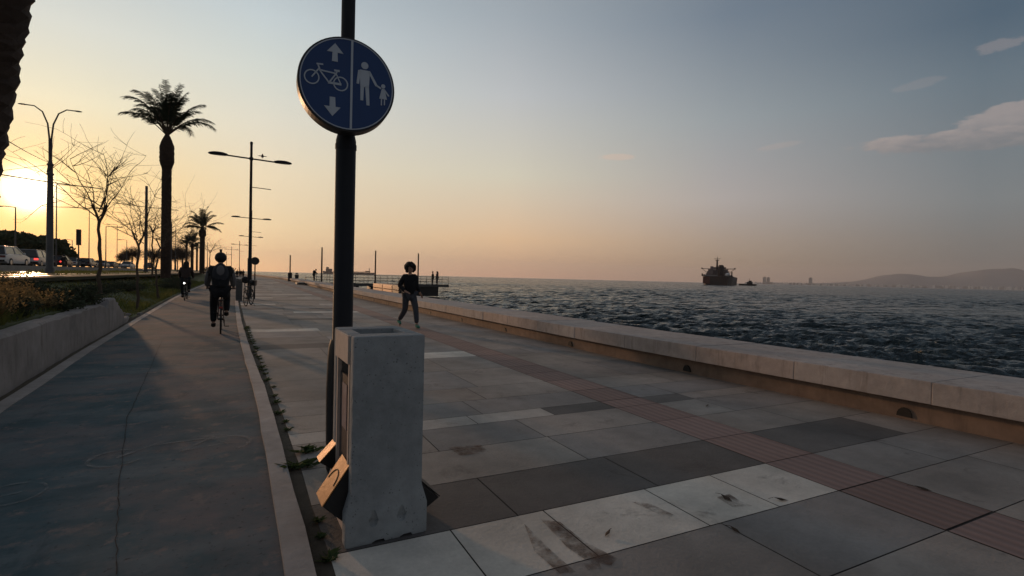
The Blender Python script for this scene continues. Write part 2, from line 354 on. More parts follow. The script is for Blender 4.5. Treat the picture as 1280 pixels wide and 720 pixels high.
M_twig=mat('bare_bark',(.085,.06,.042),.9,.35,12,.4)
M_frond=mat('palm_leaf',(.025,.034,.015),.7,.35,3,0)
M_leaf=mat('dark_leaf',(.030,.038,.014),.8,.4,3,0)
M_grass=mat('grass_blade',(.06,.095,.02),.8,.4,1.2,0,col2=(.20,.17,.055),extra=translucent(.45))
M_dry=mat('dry_stalk',(.27,.19,.085),.9,.4,4,0,extra=translucent(.5))
M_weed=mat('weed_leaf',(.05,.08,.025),.8,.4,6,0,extra=translucent(.35))
M_flaplit=mat('sunlit_flap_metal',(.36,.15,.05),.5,.4,9,.3,metal=.15,col2=(.80,.42,.15),spec=.3)  # orange sunlight painted into the metal of the left bin flaps
M_darkm=mat('dark_metal',(.022,.020,.020),.5,.3,8,.1)
M_blk=mat('black_rubber',(.012,.012,.012),.7,.2,8,0)
M_blue=mat('sign_blue',(.010,.042,.145),.45,.15,5,0)
M_sym=mat('sign_white',(.42,.46,.52),.5,.06,5,0)
M_skin=mat('skin',(.36,.21,.15),.6,.1,5,0)
M_blackcloth=mat('black_cloth',(.010,.010,.012),.95,.3,14,.2)
M_greycloth=mat('grey_cloth',(.13,.125,.13),.9,.25,14,.2)
M_trouser=mat('trouser_cloth',(.055,.055,.065),.9,.25,14,.2)
M_hair=mat('dark_hair',(.014,.009,.007),.8,.4,30,.5)
M_green=mat('green_shoe',(.05,.20,.14),.7,.2,8,0)
M_glass=mat('dark_glass',(.02,.022,.025),.12,.05,3,0,spec=.6)
M_wood=mat('weathered_wood',(.34,.17,.08),.7,.3,6,.2,stretch=(1,6,1))
# ------------------------------------------------------------------ ground and sea
def grid_obj(name,xs_of_y,ys,mats,zf,kind='structure',smooth=True,matf=None,**k):
    b=MB(); n=len(xs_of_y(ys[0]))
    for y in ys:
        for x in xs_of_y(y): b.v.append((x,y,zf(x,y)))
    for j in range(len(ys)-1):
        for i in range(n-1):
            a=j*n+i
            if matf: b.cur=matf((b.v[a][0]+b.v[a+1][0])/2,b.v[a][1])
            b.face((a,a+1,a+n+1,a+n))
    return b.build(name,mats,smooth=smooth,kind=kind,fixn=False,**k)
def frange(a,b_,s):
    o=[]; v=a
    while v<b_-1e-6: o.append(v); v+=s
    return o
ys=frange(-60,4,4)+frange(4,50,.35)+frange(50,120,1.5)+frange(120,360,6)+[400,500,600,800,1000,1500,2600]
def lx(y):
    e=fL(y); out=[fW(y)+.25,e,e-.12,e-.14,e-.30,e-.45]
    out+= [e-.45-.3*i for i in range(1,16)]
    base=out[-1]; out+=[base-(i**1.6)*.35 for i in range(1,14)]
    out+=[-60,-90,-200,-600,-3000]
    return [min(v,e-.45) if i>5 else v for i,v in enumerate(out)]
grid_obj('ground',lx,ys,[M_turf,M_soil],lambda x,y: terr(x,y) if x>-55 else 1.3+min(1.5,(-55-x)*.002),matf=lambda x,y:1 if x>fL(y)-.16 else 0)
# sea
def make_sea():
    NR=980; r=np.exp(np.linspace(math.log(2.6),math.log(330),NR)); r=np.concatenate([r,np.exp(np.linspace(math.log(333),math.log(13800),110))])
    a=np.concatenate([np.linspace(R(-46),R(-7),30),np.linspace(R(-6.9),R(86),1000),np.linspace(R(87),R(112),30)])    # bearing from +Y
    RR,AA=np.meshgrid(r,a,indexing='ij'); XX=RR*np.sin(AA)+4.0; YY=RR*np.cos(AA)
    sp=np.maximum(np.gradient(r)[:,None]*np.ones_like(AA),RR*R(93/1000))
    rs=np.random.RandomState(3); Zh=np.zeros_like(XX)
    for i in range(110):
        lam=.34*(10.0**(rs.rand()**1.35)); d=R(45)+rs.randn()*R(24); k=2*PI/lam
        amp=.0085*lam**.75
        ph=k*(XX*math.sin(d)+YY*math.cos(d))+rs.rand()*6.28
        c=1-2*np.abs(np.sin(ph/2)) if i%2 else np.cos(ph)
        Zh+=amp*c*np.clip((lam/sp-1.7)/1.6,0,1)
    g=.75+.5*np.sin(XX*.045+1.7*np.sin(YY*.03))*np.sin(YY*.038+.7)
    Zh*=g*1.15
    Zh*=np.clip((900-RR)/500,0,1)
    co=np.stack([XX,YY,-1.2+Zh],-1).reshape(-1,3).astype(np.float32)
    n0,n1=XX.shape; idx=np.arange(n0*n1).reshape(n0,n1)
    f=np.stack([idx[:-1,:-1],idx[:-1,1:],idx[1:,1:],idx[1:,:-1]],-1).reshape(-1,4)
    me=bpy.data.meshes.new('sea'); me.vertices.add(len(co)); me.vertices.foreach_set('co',co.ravel()); me.loops.add(f.size); me.loops.foreach_set('vertex_index',f.ravel().astype(np.int32))
    me.polygons.add(len(f)); me.polygons.foreach_set('loop_start',(np.arange(len(f))*4).astype(np.int32)); me.polygons.foreach_set('loop_total',np.full(len(f),4,np.int32)); me.update(); me.validate()
    me.polygons.foreach_set('use_smooth',np.ones(len(f),bool))
    m=bpy.data.materials.new('sea_water'); m.use_nodes=True; t=m.node_tree; b=t.nodes['Principled BSDF']
    b.inputs['Base Color'].default_value=(.012,.024,.028,1); b.inputs['Roughness'].default_value=.2; b.inputs['IOR'].default_value=1.33
    tcx=t.nodes.new('ShaderNodeTexCoord'); prev=None
    for scl,dist,st in ((6.0,.05,(1,1.4,1)),(1.6,.30,(.8,1.6,1)),(.45,2.0,(.7,1.5,1)),(.13,5.0,(.7,1.6,1))):
        mp=t.nodes.new('ShaderNodeMapping'); mp.inputs['Rotation'].default_value=(0,0,R(25)); mp.inputs['Scale'].default_value=st; t.links.new(tcx.outputs['Object'],mp.inputs[0])
        n=t.nodes.new('ShaderNodeTexNoise'); n.inputs['Scale'].default_value=scl; n.inputs['Detail'].default_value=4; n.inputs['Distortion'].default_value=.4; t.links.new(mp.outputs[0],n.inputs['Vector'])
        bp=t.nodes.new('ShaderNodeBump'); bp.inputs['Strength'].default_value=.9; bp.inputs['Distance'].default_value=dist; t.links.new(n.outputs[0],bp.inputs['Height'])
        if prev: t.links.new(prev,bp.inputs['Normal'])
        prev=bp.outputs[0]
    t.links.new(prev,b.inputs['Normal'])
    me.materials.append(m); o=bpy.data.objects.new('sea',me); COL.objects.link(o); o['kind']='structure'
make_sea()
# ------------------------------------------------------------------ bike lane, edge lines, promenade
def strip(name,f0,f1,z0,z1,m,y0,y1,step,thick=None,**k):
    b=MB(); n=int((y1-y0)/step)
    if callable(step): pass
    for i in range(n+1):
        y=y0+i*(y1-y0)/n; a=f0(y); c=f1(y)
        b.v+=[(a,y,z0),(c,y,z1),(a,y,z0-.12),(c,y,z1-.12)]
    for i in range(n):
        q=4*i; b.face((q,q+1,q+5,q+4)); b.face((q+2,q,q+4,q+6)); b.face((q+1,q+3,q+7,q+5))
    return b.build(name,m,kind='structure',fixn=False,**k)
strip('bike_lane',lambda y:fL(y)-.02,lambda y:fR(y)+.02,0,0,M_lane,-8,330,1.0)
wob=lambda y,s:.003*math.sin(y*3.1+s)+.003*math.sin(y*7.7+s*2)
strip('edge_strip',lambda y:fL(y)-.02,lambda y:fL(y)+.13+wob(y,1),.006,.006,M_white,-8,330,.5)
strip('edge_strip',lambda y:fR(y)+wob(y,2),lambda y:fR(y)+.125+wob(y,5),.03,.03,M_white,-8,330,.5)
strip('gutter_soil',lambda y:fR(y)+.12,lambda y:fR(y)+.25,-.004,-.004,M_soil,-8,330,1.0)
# cracks in the lane are thin dark sheets
b=MB()
def crack(pts,wd,amp=.012):
    P=[pg(*p) for p in pts]; Q=[]
    for a,c in zip(P,P[1:]):
        for i in range(10): Q.append(a.lerp(c,i/10))
    Q.append(P[-1])
    for i in range(len(Q)-1):
        o1=rnd.uniform(-amp,amp); 
        if i==0: last=0
        a=Q[i]; c=Q[i+1]; wA=wd*rnd.uniform(.4,1); 
        b.poly([(a.x+last-wA,a.y,.004),(a.x+last+wA,a.y,.004),(c.x+o1+wA,c.y,.004),(c.x+o1-wA,c.y,.004)]); last=o1
crack([(203,425),(190,455),(172,495),(158,525)],.004,.006); crack([(158,525),(150,600),(147,650),(144,719)],.003,.007)
b.build('lane_crack',mat('crack_dark',(.025,.025,.027),.95,.2,5),kind='structure',fixn=False)
def flat_line(b,pts,wd,z=.008):
    for a,c in zip(pts,pts[1:]):
        a=Vector(a);c=Vector(c); d=(c-a).normalized(); n=Vector((-d.y,d.x))*wd/2
        b.poly([(a.x-n.x,a.y-n.y,z),(c.x-n.x,c.y-n.y,z),(c.x+n.x,c.y+n.y,z),(a.x+n.x,a.y+n.y,z)])
def circ(b,c,r,wd,z=.008,a0=0,a1=360,n=30,ry=None):
    ry=ry or r
    flat_line(b,[(c[0]+r*math.cos(R(a0+(a1-a0)*i/n)),c[1]+ry*math.sin(R(a0+(a1-a0)*i/n))) for i in range(n+1)],wd,z)
b=MB(); circ(b,(-.86,4.72),.17,.03,a0=60,a1=330,ry=.19); circ(b,(-.15,4.80),.17,.03,a0=-60,a1=120,ry=.2)
flat_line(b,[(-.86,4.72),(-.66,4.98),(-.60,5.06)],.03); flat_line(b,[(-.66,4.96),(-.28,5.0),(-.15,4.8)],.025); flat_line(b,[(-.46,4.70),(-.25,5.03)],.03); flat_line(b,[(-.46,4.72),(-.15,4.8)],.025); flat_line(b,[(-.33,5.06),(-.16,5.04)],.03)
b.build('lane_marking',M_wear,kind='structure',fixn=False)
b=MB(); c=pg(12,619); circ(b,(c.x,c.y),.17,.02,ry=.19); flat_line(b,[(c.x-.2,c.y-.1),(c.x+.05,c.y+.02)],.02); b.build('lane_marking',M_wear,kind='structure',fixn=False)
# promenade slabs: every slab its own tint, real joints between them
b=MB(); b2=MB()
G=[(.30,.268,.243),(.33,.295,.262),(.31,.285,.268),(.35,.305,.27),(.275,.25,.23)]
rows=[(-6,-1),(-1,.3),(.3,.9),(.9,1.5),(1.5,2.12),(2.12,2.69),(2.69,3.32),(3.32,3.95),(3.95,4.55),(4.55,4.86),(4.86,5.45),(5.45,6.1),(6.1,7.3)]
kindr=['g','g','g','g','g','cream','dark','g','g','thin','g','g','g']
y=7.3; k=0
pat=['g','cream','g','dark','g','g','cream','g','g','dark','g']
while y<330:
    h=(1.2 if y<60 else (2.4 if y<140 else 8)); kk=pat[k%len(pat)]
    rows.append((y,y+(h if kk=='g' else h*.55))); kindr.append(kk if y<90 else 'g'); y=rows[-1][1]; k+=1
gp=.004
def quad(bb,x0,x1,y0,y1,col,sl0,sl1,z=0.0):
    bb.tint=col; g=gp+y0*.00012
    bb.poly([(x0+g+sl0,y0+g,z),(x1-g+sl0,y0+g,z),(x1-g+sl1,y1-g,z),(x0+g+sl1,y1-g,z)])
def vary(c,s): q=rnd.uniform(1-s,1+s); t=rnd.uniform(-.02,.02); return (c[0]*q*(1+t),c[1]*q,c[2]*q*(1-t))
for (y0,y1),kd in zip(rows,kindr):
    sh0=fR(y0)-.17; sh1=fR(y1)-.17
    def fit(y): return fR(y)+.205+.006*math.sin(y*5)
    wx0,wx1=fW(y0)+.14,fW(y1)+.14
    L0,L1=fit(y0),fit(y1); far=y0>100
    dx0=(fW(y0)-fW(40)) if far else 0; dx1=(fW(y1)-fW(40)) if far else 0
    T0,T1=3.66,4.26
    xs=[.40 if y0<7 else min(L0,L1)]
    if kd=='cream' and y0<3: cut=[1.02,1.62,2.42,3.04,T0]
    elif kd=='dark' and y0<3.5: cut=[1.45,2.55,T0]
    elif kd=='thin': cut=[1.35,1.99,2.86,T0]
    elif y0<7: cut=[1.02+rnd.choice([0,.5,.37]),2.45+rnd.uniform(-.3,.3),T0]
    else:
        st=rnd.uniform(.9,1.6); cut=[]
        while st<3.1: cut.append(st); st+=rnd.choice([.6,1.2,1.2,.9])
        cut.append(T0)
    if far: cut=[c for c in cut]
    prev=None
    pts=[None]+cut
    for i in range(len(cut)):
        a0=L0 if i==0 else cut[i-1]+dx0; a1=L1 if i==0 else cut[i-1]+dx1
        c0=cut[i]+dx0; c1=cut[i]+dx1
        if c0-a0<.05: continue
        col=vary(rnd.choice(G),.10)
        if kd=='cream': col=vary((.74,.68,.60),.05) if (y0<3 or rnd.random()<.5) else vary(G[3],.08)
        if kd=='thin': col=vary((.52,.47,.42),.05) if i<3 else vary((.13,.12,.115),.05)
        if kd=='dark': col=vary((.135,.120,.112),.06) if (y0<4 or rnd.random()<.6) else vary(G[4],.06)
        b.tint=col; g=gp
        b.poly([(a0+g,y0+g,0),(c0-g,y0+g,0),(c1-g,y1-g,0),(a1+g,y1-g,0)])
    yy=y0; sub=max(1,round((y1-y0)/.6)) if y0<60 else 1
    for j in range(sub):
        ya=y0+(y1-y0)*j/sub; yb=y0+(y1-y0)*(j+1)/sub
        b2.tint=vary((.27,.178,.155),.18); g=rnd.choice([.004,.006,.009])
        b2.poly([(T0+dx0+g,ya+g,.001),(T1+dx0-g,ya+g,.001),(T1+dx1-g,yb-g,.001),(T0+dx1+g,yb-g,.001)])
    cut=[T1,5.72 if kd=='dark' and y0<3.5 else T1+rnd.choice([.6,.9,1.2]),None]
    for i in range(2):
        a0=cut[i]+dx0; a1=cut[i]+dx1
        c0,c1=(cut[i+1]+dx0,cut[i+1]+dx1) if cut[i+1] else (wx0,wx1)
        col=vary(rnd.choice(G),.08)
        if kd=='dark' and i==0 and (y0<4 or rnd.random()<.5): col=vary((.15,.135,.125),.06)
        if kd=='thin' and i==0: col=(.17,.155,.145)
        b.tint=col; g=gp
        b.poly([(a0+g,y0+g,0),(c0-g,y0+g,0),(c1-g,y1-g,0),(a1+g,y1-g,0)])
b.build('promenade_paving',M_slab,kind='structure',fixn=False); b2.build('tactile_paving',M_tact,kind='structure',fixn=False)
strip('promenade_bed',lambda y:fR(y)+.2,lambda y:fW(y)+.3,-.007,-.007,M_joint,-8,330,1.0)
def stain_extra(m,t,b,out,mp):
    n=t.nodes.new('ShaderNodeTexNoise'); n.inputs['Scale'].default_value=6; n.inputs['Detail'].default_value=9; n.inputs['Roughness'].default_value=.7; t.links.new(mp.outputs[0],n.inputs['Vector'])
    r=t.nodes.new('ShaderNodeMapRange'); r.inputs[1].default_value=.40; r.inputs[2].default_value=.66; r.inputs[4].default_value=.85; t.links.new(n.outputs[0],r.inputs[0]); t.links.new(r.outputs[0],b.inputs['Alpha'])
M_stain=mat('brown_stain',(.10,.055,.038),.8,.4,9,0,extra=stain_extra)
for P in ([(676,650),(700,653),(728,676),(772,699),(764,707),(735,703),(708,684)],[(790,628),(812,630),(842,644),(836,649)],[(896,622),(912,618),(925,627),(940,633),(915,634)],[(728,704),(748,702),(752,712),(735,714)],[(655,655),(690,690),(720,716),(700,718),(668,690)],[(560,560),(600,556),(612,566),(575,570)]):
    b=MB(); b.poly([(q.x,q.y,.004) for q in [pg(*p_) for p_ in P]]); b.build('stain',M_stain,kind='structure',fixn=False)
# ------------------------------------------------------------------ sea wall
wall=thing('sea_wall','long low promenade wall with pinkish concrete cap above a brown recessed base','wall',(6.3,3,0))
def wpart(name,m,x0,x1,z0,z1,y0,y1,step,gap=0,bev=0,holes=False):
    b=MB(); n=max(1,int((y1-y0)/step)); 
    for i in range(n+1):
        y=y0+(y1-y0)*i/n; yy=y
        if gap and i==0: yy+=gap
        if gap and i==n: yy-=gap
        a=fW(y)
        b.v+=[(a+x0-6.3,yy-3,z0),(a+x1-6.3,yy-3,z0),(a+x1-6.3,yy-3,z1),(a+x0-6.3,yy-3,z1)]
    for i in range(n):
        q=4*i
        for k in range(4): b.face((q+k,q+(k+1)%4,q+4+(k+1)%4,q+4+k))
    b.face((0,3,2,1)); q=4*n; b.face((q,q+1,q+2,q+3))
    return b.build(name,m,wall,bev=bev)
y=-6.0; caps=[-6.0,-4.6,-3.1,-1.6,-.1,1.3,2.7,4.12,5.6,7.15]
while caps[-1]<62: caps.append(caps[-1]+1.47)
mats_cap=[M_cap,mat('cap_concrete_grey',(.33,.305,.295),.8,.3,7,.4,extra=weather),mat('cap_concrete_rose',(.37,.31,.28),.8,.3,7,.4,extra=weather)]
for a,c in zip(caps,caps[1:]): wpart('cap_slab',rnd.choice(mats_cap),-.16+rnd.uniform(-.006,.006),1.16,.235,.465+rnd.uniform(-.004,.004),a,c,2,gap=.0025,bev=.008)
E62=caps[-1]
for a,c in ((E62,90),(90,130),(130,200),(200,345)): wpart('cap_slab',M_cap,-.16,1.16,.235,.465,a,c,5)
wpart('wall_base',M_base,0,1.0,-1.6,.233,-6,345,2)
b=MB()
for hy in (-3,0,3.0,5.9,9.0,12,15,18,21,24,27,30):
    xx=fW(hy)-6.3; pts=[(hy-3+.075*math.cos(t*PI/8),.028+.10*math.sin(t*PI/8)) for t in range(9)]
    b.prism(pts,xx-.012,xx+.02,axis='x')
b.build('drain_hole',M_blk,wall)
b=MB()
for i in range(9): 
    yy=2.9+i*.11+.03*math.sin(i*9); xx=fW(yy)-6.3-.004; z=.15+.03*math.sin(i*2.2)
    b.box((xx,yy-3.0+.5,z),(.003,rnd.uniform(.02,.07),rnd.uniform(.008,.03)))
b.build('scrawl',M_blk,wall)
# ------------------------------------------------------------------ retaining wall with its broken end
def make_retain():
    b=MB(); ys=frange(-6,15.0,.25)+frange(15.0,17.6,.12)
    def top(y):
        if y<13.9: return .635+.008*math.sin(y*2.1)+(.012*math.sin(y*9) if y>10 else 0)
        if y<14.5: return .60-.12*math.sin((y-13.9)/.6*PI)+.05*math.sin(y*23)
        if y<15.1: return .72+.04*math.sin(y*31)
        return max(.10,.70-.30*(y-15.1)+.05*math.sin(y*17)-(.25 if y>16.6 else 0))
    n=len(ys); 
    for y in ys:
        x=fL(y)-.13; t=top(y); o=.006*math.sin(y*5)+.004*math.sin(y*13)
        for p in ((x+o,-.1),(x-.02+o,t-.03),(x-.05,t),(x-.25,t-.008),(x-.29,t-.04),(x-.30,-.1)): b.v.append((p[0]-(-2.5),y-8,p[1]))
    for i in range(n-1):
        for k in range(6): b.face((6*i+k,6*i+(k+1)%6,6*i+6+(k+1)%6,6*i+6+k))
    b.face(tuple(range(6))); b.face(tuple(6*(n-1)+k for k in range(6))[::-1])
    return b.build('retaining_wall',M_retain,loc=(-2.5,8,0),label='low grey concrete retaining wall left of the bike lane with a broken far end',cat='wall')
make_retain()
b=MB()
for i in range(7):
    p=(rnd.uniform(-.3,.3),rnd.uniform(-.9,.9),.03); b.box(p,(rnd.uniform(.06,.16),rnd.uniform(.06,.2),rnd.uniform(.05,.1)),rnd.uniform(0,3))
b.build('rubble',M_retain,loc=(-3.12,17.9,.06),label='bits of broken concrete past the end of the retaining wall',cat='rubble',kind='stuff',bev=.01)
# ------------------------------------------------------------------ grass on the bank
def make_grass():
    b=MB()
    for i in range(34000):
        y=5.5+rnd.random()**1.6*60; e=fL(y)-.5; d=rnd.random()**1.3*(7.5 if y>14 else 5)
        if y>15.5: e=fL(y)-.25
        x=e-d
        if -9.2<x<-5.9 and rnd.random()<.8: continue
        z=terr(x,y)-.02; h=rnd.uniform(.05,.16)*(1+.6*hn(x*1.7,y*1.3)); h=max(.04,h)*(1.0 if y<30 else 1.3); a=rnd.uniform(0,PI); wd=.008+.0009*y
        dx,dy=math.cos(a)*wd,math.sin(a)*wd; lx_,ly=rnd.uniform(-.5,.5)*h,rnd.uniform(-.5,.5)*h
        k=len(b.v); b.v+=[(x-dx,y-dy,z),(x+dx,y+dy,z),(x+lx_,y+ly,z+h)]; b.face((k,k+1,k+2))
    b.build('grass',M_grass,kind='stuff',label='rough grass over the planted bank left of the bike lane',cat='grass',fixn=False)
make_grass()
def shrub(name,loc,r,h,n,m,label,group=None,cat='shrub',up=.5,ls=.05):
    b=MB(); ms=[m,M_twig]
    for i in range(n):
        a=rnd.uniform(0,2*PI); q=rnd.random()**.6; f=rnd.random()
        tip=Vector((math.cos(a)*r*q,math.sin(a)*r*q,h*(.35+.65*f)*(1-.45*q*q)))
        if i%5==0: b.cur=1; b.tube([(tip.x*.15,tip.y*.15,0),(tip.x*.6,tip.y*.6,tip.z*.6),tip],[.006,.004,.002],3,cap=False); b.cur=0
        for j in range(4):
            p=tip*rnd.uniform(.55,1.02)+Vector((rnd.uniform(-1,1),rnd.uniform(-1,1),rnd.uniform(-1,1)))*ls*1.5; p.z=max(p.z,0)
            u=Vector((rnd.uniform(-1,1),rnd.uniform(-1,1),rnd.uniform(-up,1))).normalized()*ls*rnd.uniform(.6,1.4); v=u.orthogonal().normalized()*ls*.35
            b.poly([p-u*.1,p+u*.5+v,p+u,p+u*.5-v])
    return b.build(name,ms,loc=loc,label=label,cat=cat,group=group,fixn=False)
def dry(loc,r,h,n,label,group='dry golden weeds on the planter'):
    b=MB()
    for i in range(n):
        a=rnd.uniform(0,2*PI); q=rnd.random(); ll=h*rnd.uniform(.5,1.1); e=Vector((math.cos(a)*r*q,math.sin(a)*r*q,0)); t=e*1.5+Vector((rnd.uniform(-.1,.1),rnd.uniform(-.1,.1),ll))
        b.tube([e*.5,e.lerp(t,.5)+Vector((0,0,.03)),t],[.003,.0025,.0015],3,cap=False)
        for j in range(7):
            p=e.lerp(t,rnd.uniform(.4,1.03))+Vector((rnd.uniform(-1,1),rnd.uniform(-1,1),rnd.uniform(-.5,1)))*.035
            u=Vector((rnd.uniform(-1,1),rnd.uniform(-1,1),rnd.uniform(-.2,1)))*.028; v=u.orthogonal()*.4; b.poly([p-v,p+u,p+v])
    return b.build('dry_weed',M_dry,loc=loc,label=label,cat='weed',group=group,fixn=False)
def gz(x,y,dz=-.02): return (x,y,terr(x,y)+dz)
D_=[(-3.2,8.2,.35,.5,'golden dry weed clump at the left photo edge above the retaining wall'),(-3.15,9.2,.35,.45,'golden dry weeds beside the clump at the photo edge'),(-3.6,10.4,.4,.45,'tall dry weeds on the planter in front of the first bare tree'),
(-3.35,11.6,.35,.35,'low dry weeds just behind the middle of the retaining wall'),(-4.1,12.6,.4,.5,'pale seed heads left of the first bare tree trunk'),(-4.3,9.1,.5,.6,'tall dry weeds at the photo edge set back from the retaining wall')]
for x,y,r,h,l in D_: dry(gz(x,y),r,h,150,l)
S_=[(-3.25,10.2,.45,.32,'low dark shrub on the retaining wall top nearest the photo edge'),(-3.2,12.2,.5,.30,'dark creeping shrub spilling over the retaining wall near its middle'),(-3.2,13.6,.5,.42,'dark shrub right of the first bare tree trunk, beside the broken wall end'),
(-3.35,14.6,.4,.35,'dark shrub growing behind the broken wall end'),(-4.6,14.8,.7,.45,'wide dark shrub behind the first bare tree'),(-5.2,18,.8,.5,'dark shrub in the middle of the grass bank'),(-5.0,24,.9,.55,'dark bush left of the large palm trunk'),
(-5.2,30,1.0,.6,'dark bush directly left of the large palm foot'),(-4.4,39,1.2,.8,'dark bush behind the large palm foot'),(-5.0,48,1.4,.9,'bush beyond the far cyclist')]
for x,y,r,h,l in S_: shrub('shrub',gz(x,y),r,h,int(330*r/.5),M_leaf,l,'dark shrubs on the grass bank')
# weeds in the gutter between lane and promenade
def weed(x,y,s,label,n=60,flat=False):
    b=MB()
    for i in range(n):
        a=rnd.uniform(0,2*PI); l=s*rnd.uniform(.4,1); z=rnd.uniform(.15,.6)*l
        d=Vector((math.cos(a)*l*(1.3 if flat else 1),math.sin(a)*l*.7,z)); o=Vector((rnd.uniform(-.3,.3)*s*(2 if flat else 1),rnd.uniform(-.3,.3)*s,0)); v=Vector((-math.sin(a),math.cos(a),0))*.006
        b.poly([o-v,o+d*.5+v*1.5+Vector((0,0,z*.3)),o+d]); 
    return b.build('weed_tuft',M_weed,loc=(x,y,0),label=label,cat='weed',group='green weeds in the gutter between lane and promenade',fixn=False)
p=pg(375,584); weed(p.x,p.y,.11,'bushy green weed tuft left of the orange bin flap',90,True)
p=pg(385,565); weed(p.x,p.y,.10,'wide green weed behind the bushy tuft, left of the pole foot',90,True)
p=pg(397,652); weed(p.x,p.y,.05,'small weed in the gutter beside the front corner of the bin'); p=pg(410,700); weed(p.x,p.y,.07,'reddish weed in the gutter at the bottom photo edge'); p=pg(400,672); weed(p.x,p.y,.04,'tiny weed just above the bottommost gutter weed')
yy=5.0; k=0
wn_=['short weed in the gutter, level with the pale paving strip','small gutter weed just past the pale paving strip']
while yy<15:
    weed(fR(yy)+.2+rnd.uniform(-.03,.04),yy,rnd.uniform(.05,.09),'small green weed in the long gutter row between the pole and the parked bicycle',40); yy+=rnd.uniform(.22,.5); k+=1
# fallen leaves
LV=[(907,624,'curled dry leaf on the cream slab, left one of the pair'),(975,626,'long dry leaf on the cream slab beside the tactile strip'),(918,664,'dark leaf at the lower edge of the cream slab'),(760,668,'small leaf lying on the stained part of the cream slab'),(1152,612,'leaf on the red tactile slab at the right'),(884,508,'leaf beside the far red tactile slabs')]
for x,y,l in LV:
    p=pg(x,y); b=MB(); a=rnd.uniform(0,3); s=rnd.uniform(.018,.03)
    b.poly([(-s*2,0,.004),(-s*.4,-s*.6,.010),(s*1.6,0,.016),(-s*.2,s*.6,.004)]); b.tube([(s*1.6,0,.014),(s*2.8,s*.2,.006)],.0015,4)
    b.build('fallen_leaf',mat('dry_leaf',(.05,.03,.018),.8,.3,6),loc=(p.x,p.y,.004),rz=a,label=l,cat='leaf',group='fallen leaves on the paving',fixn=False)
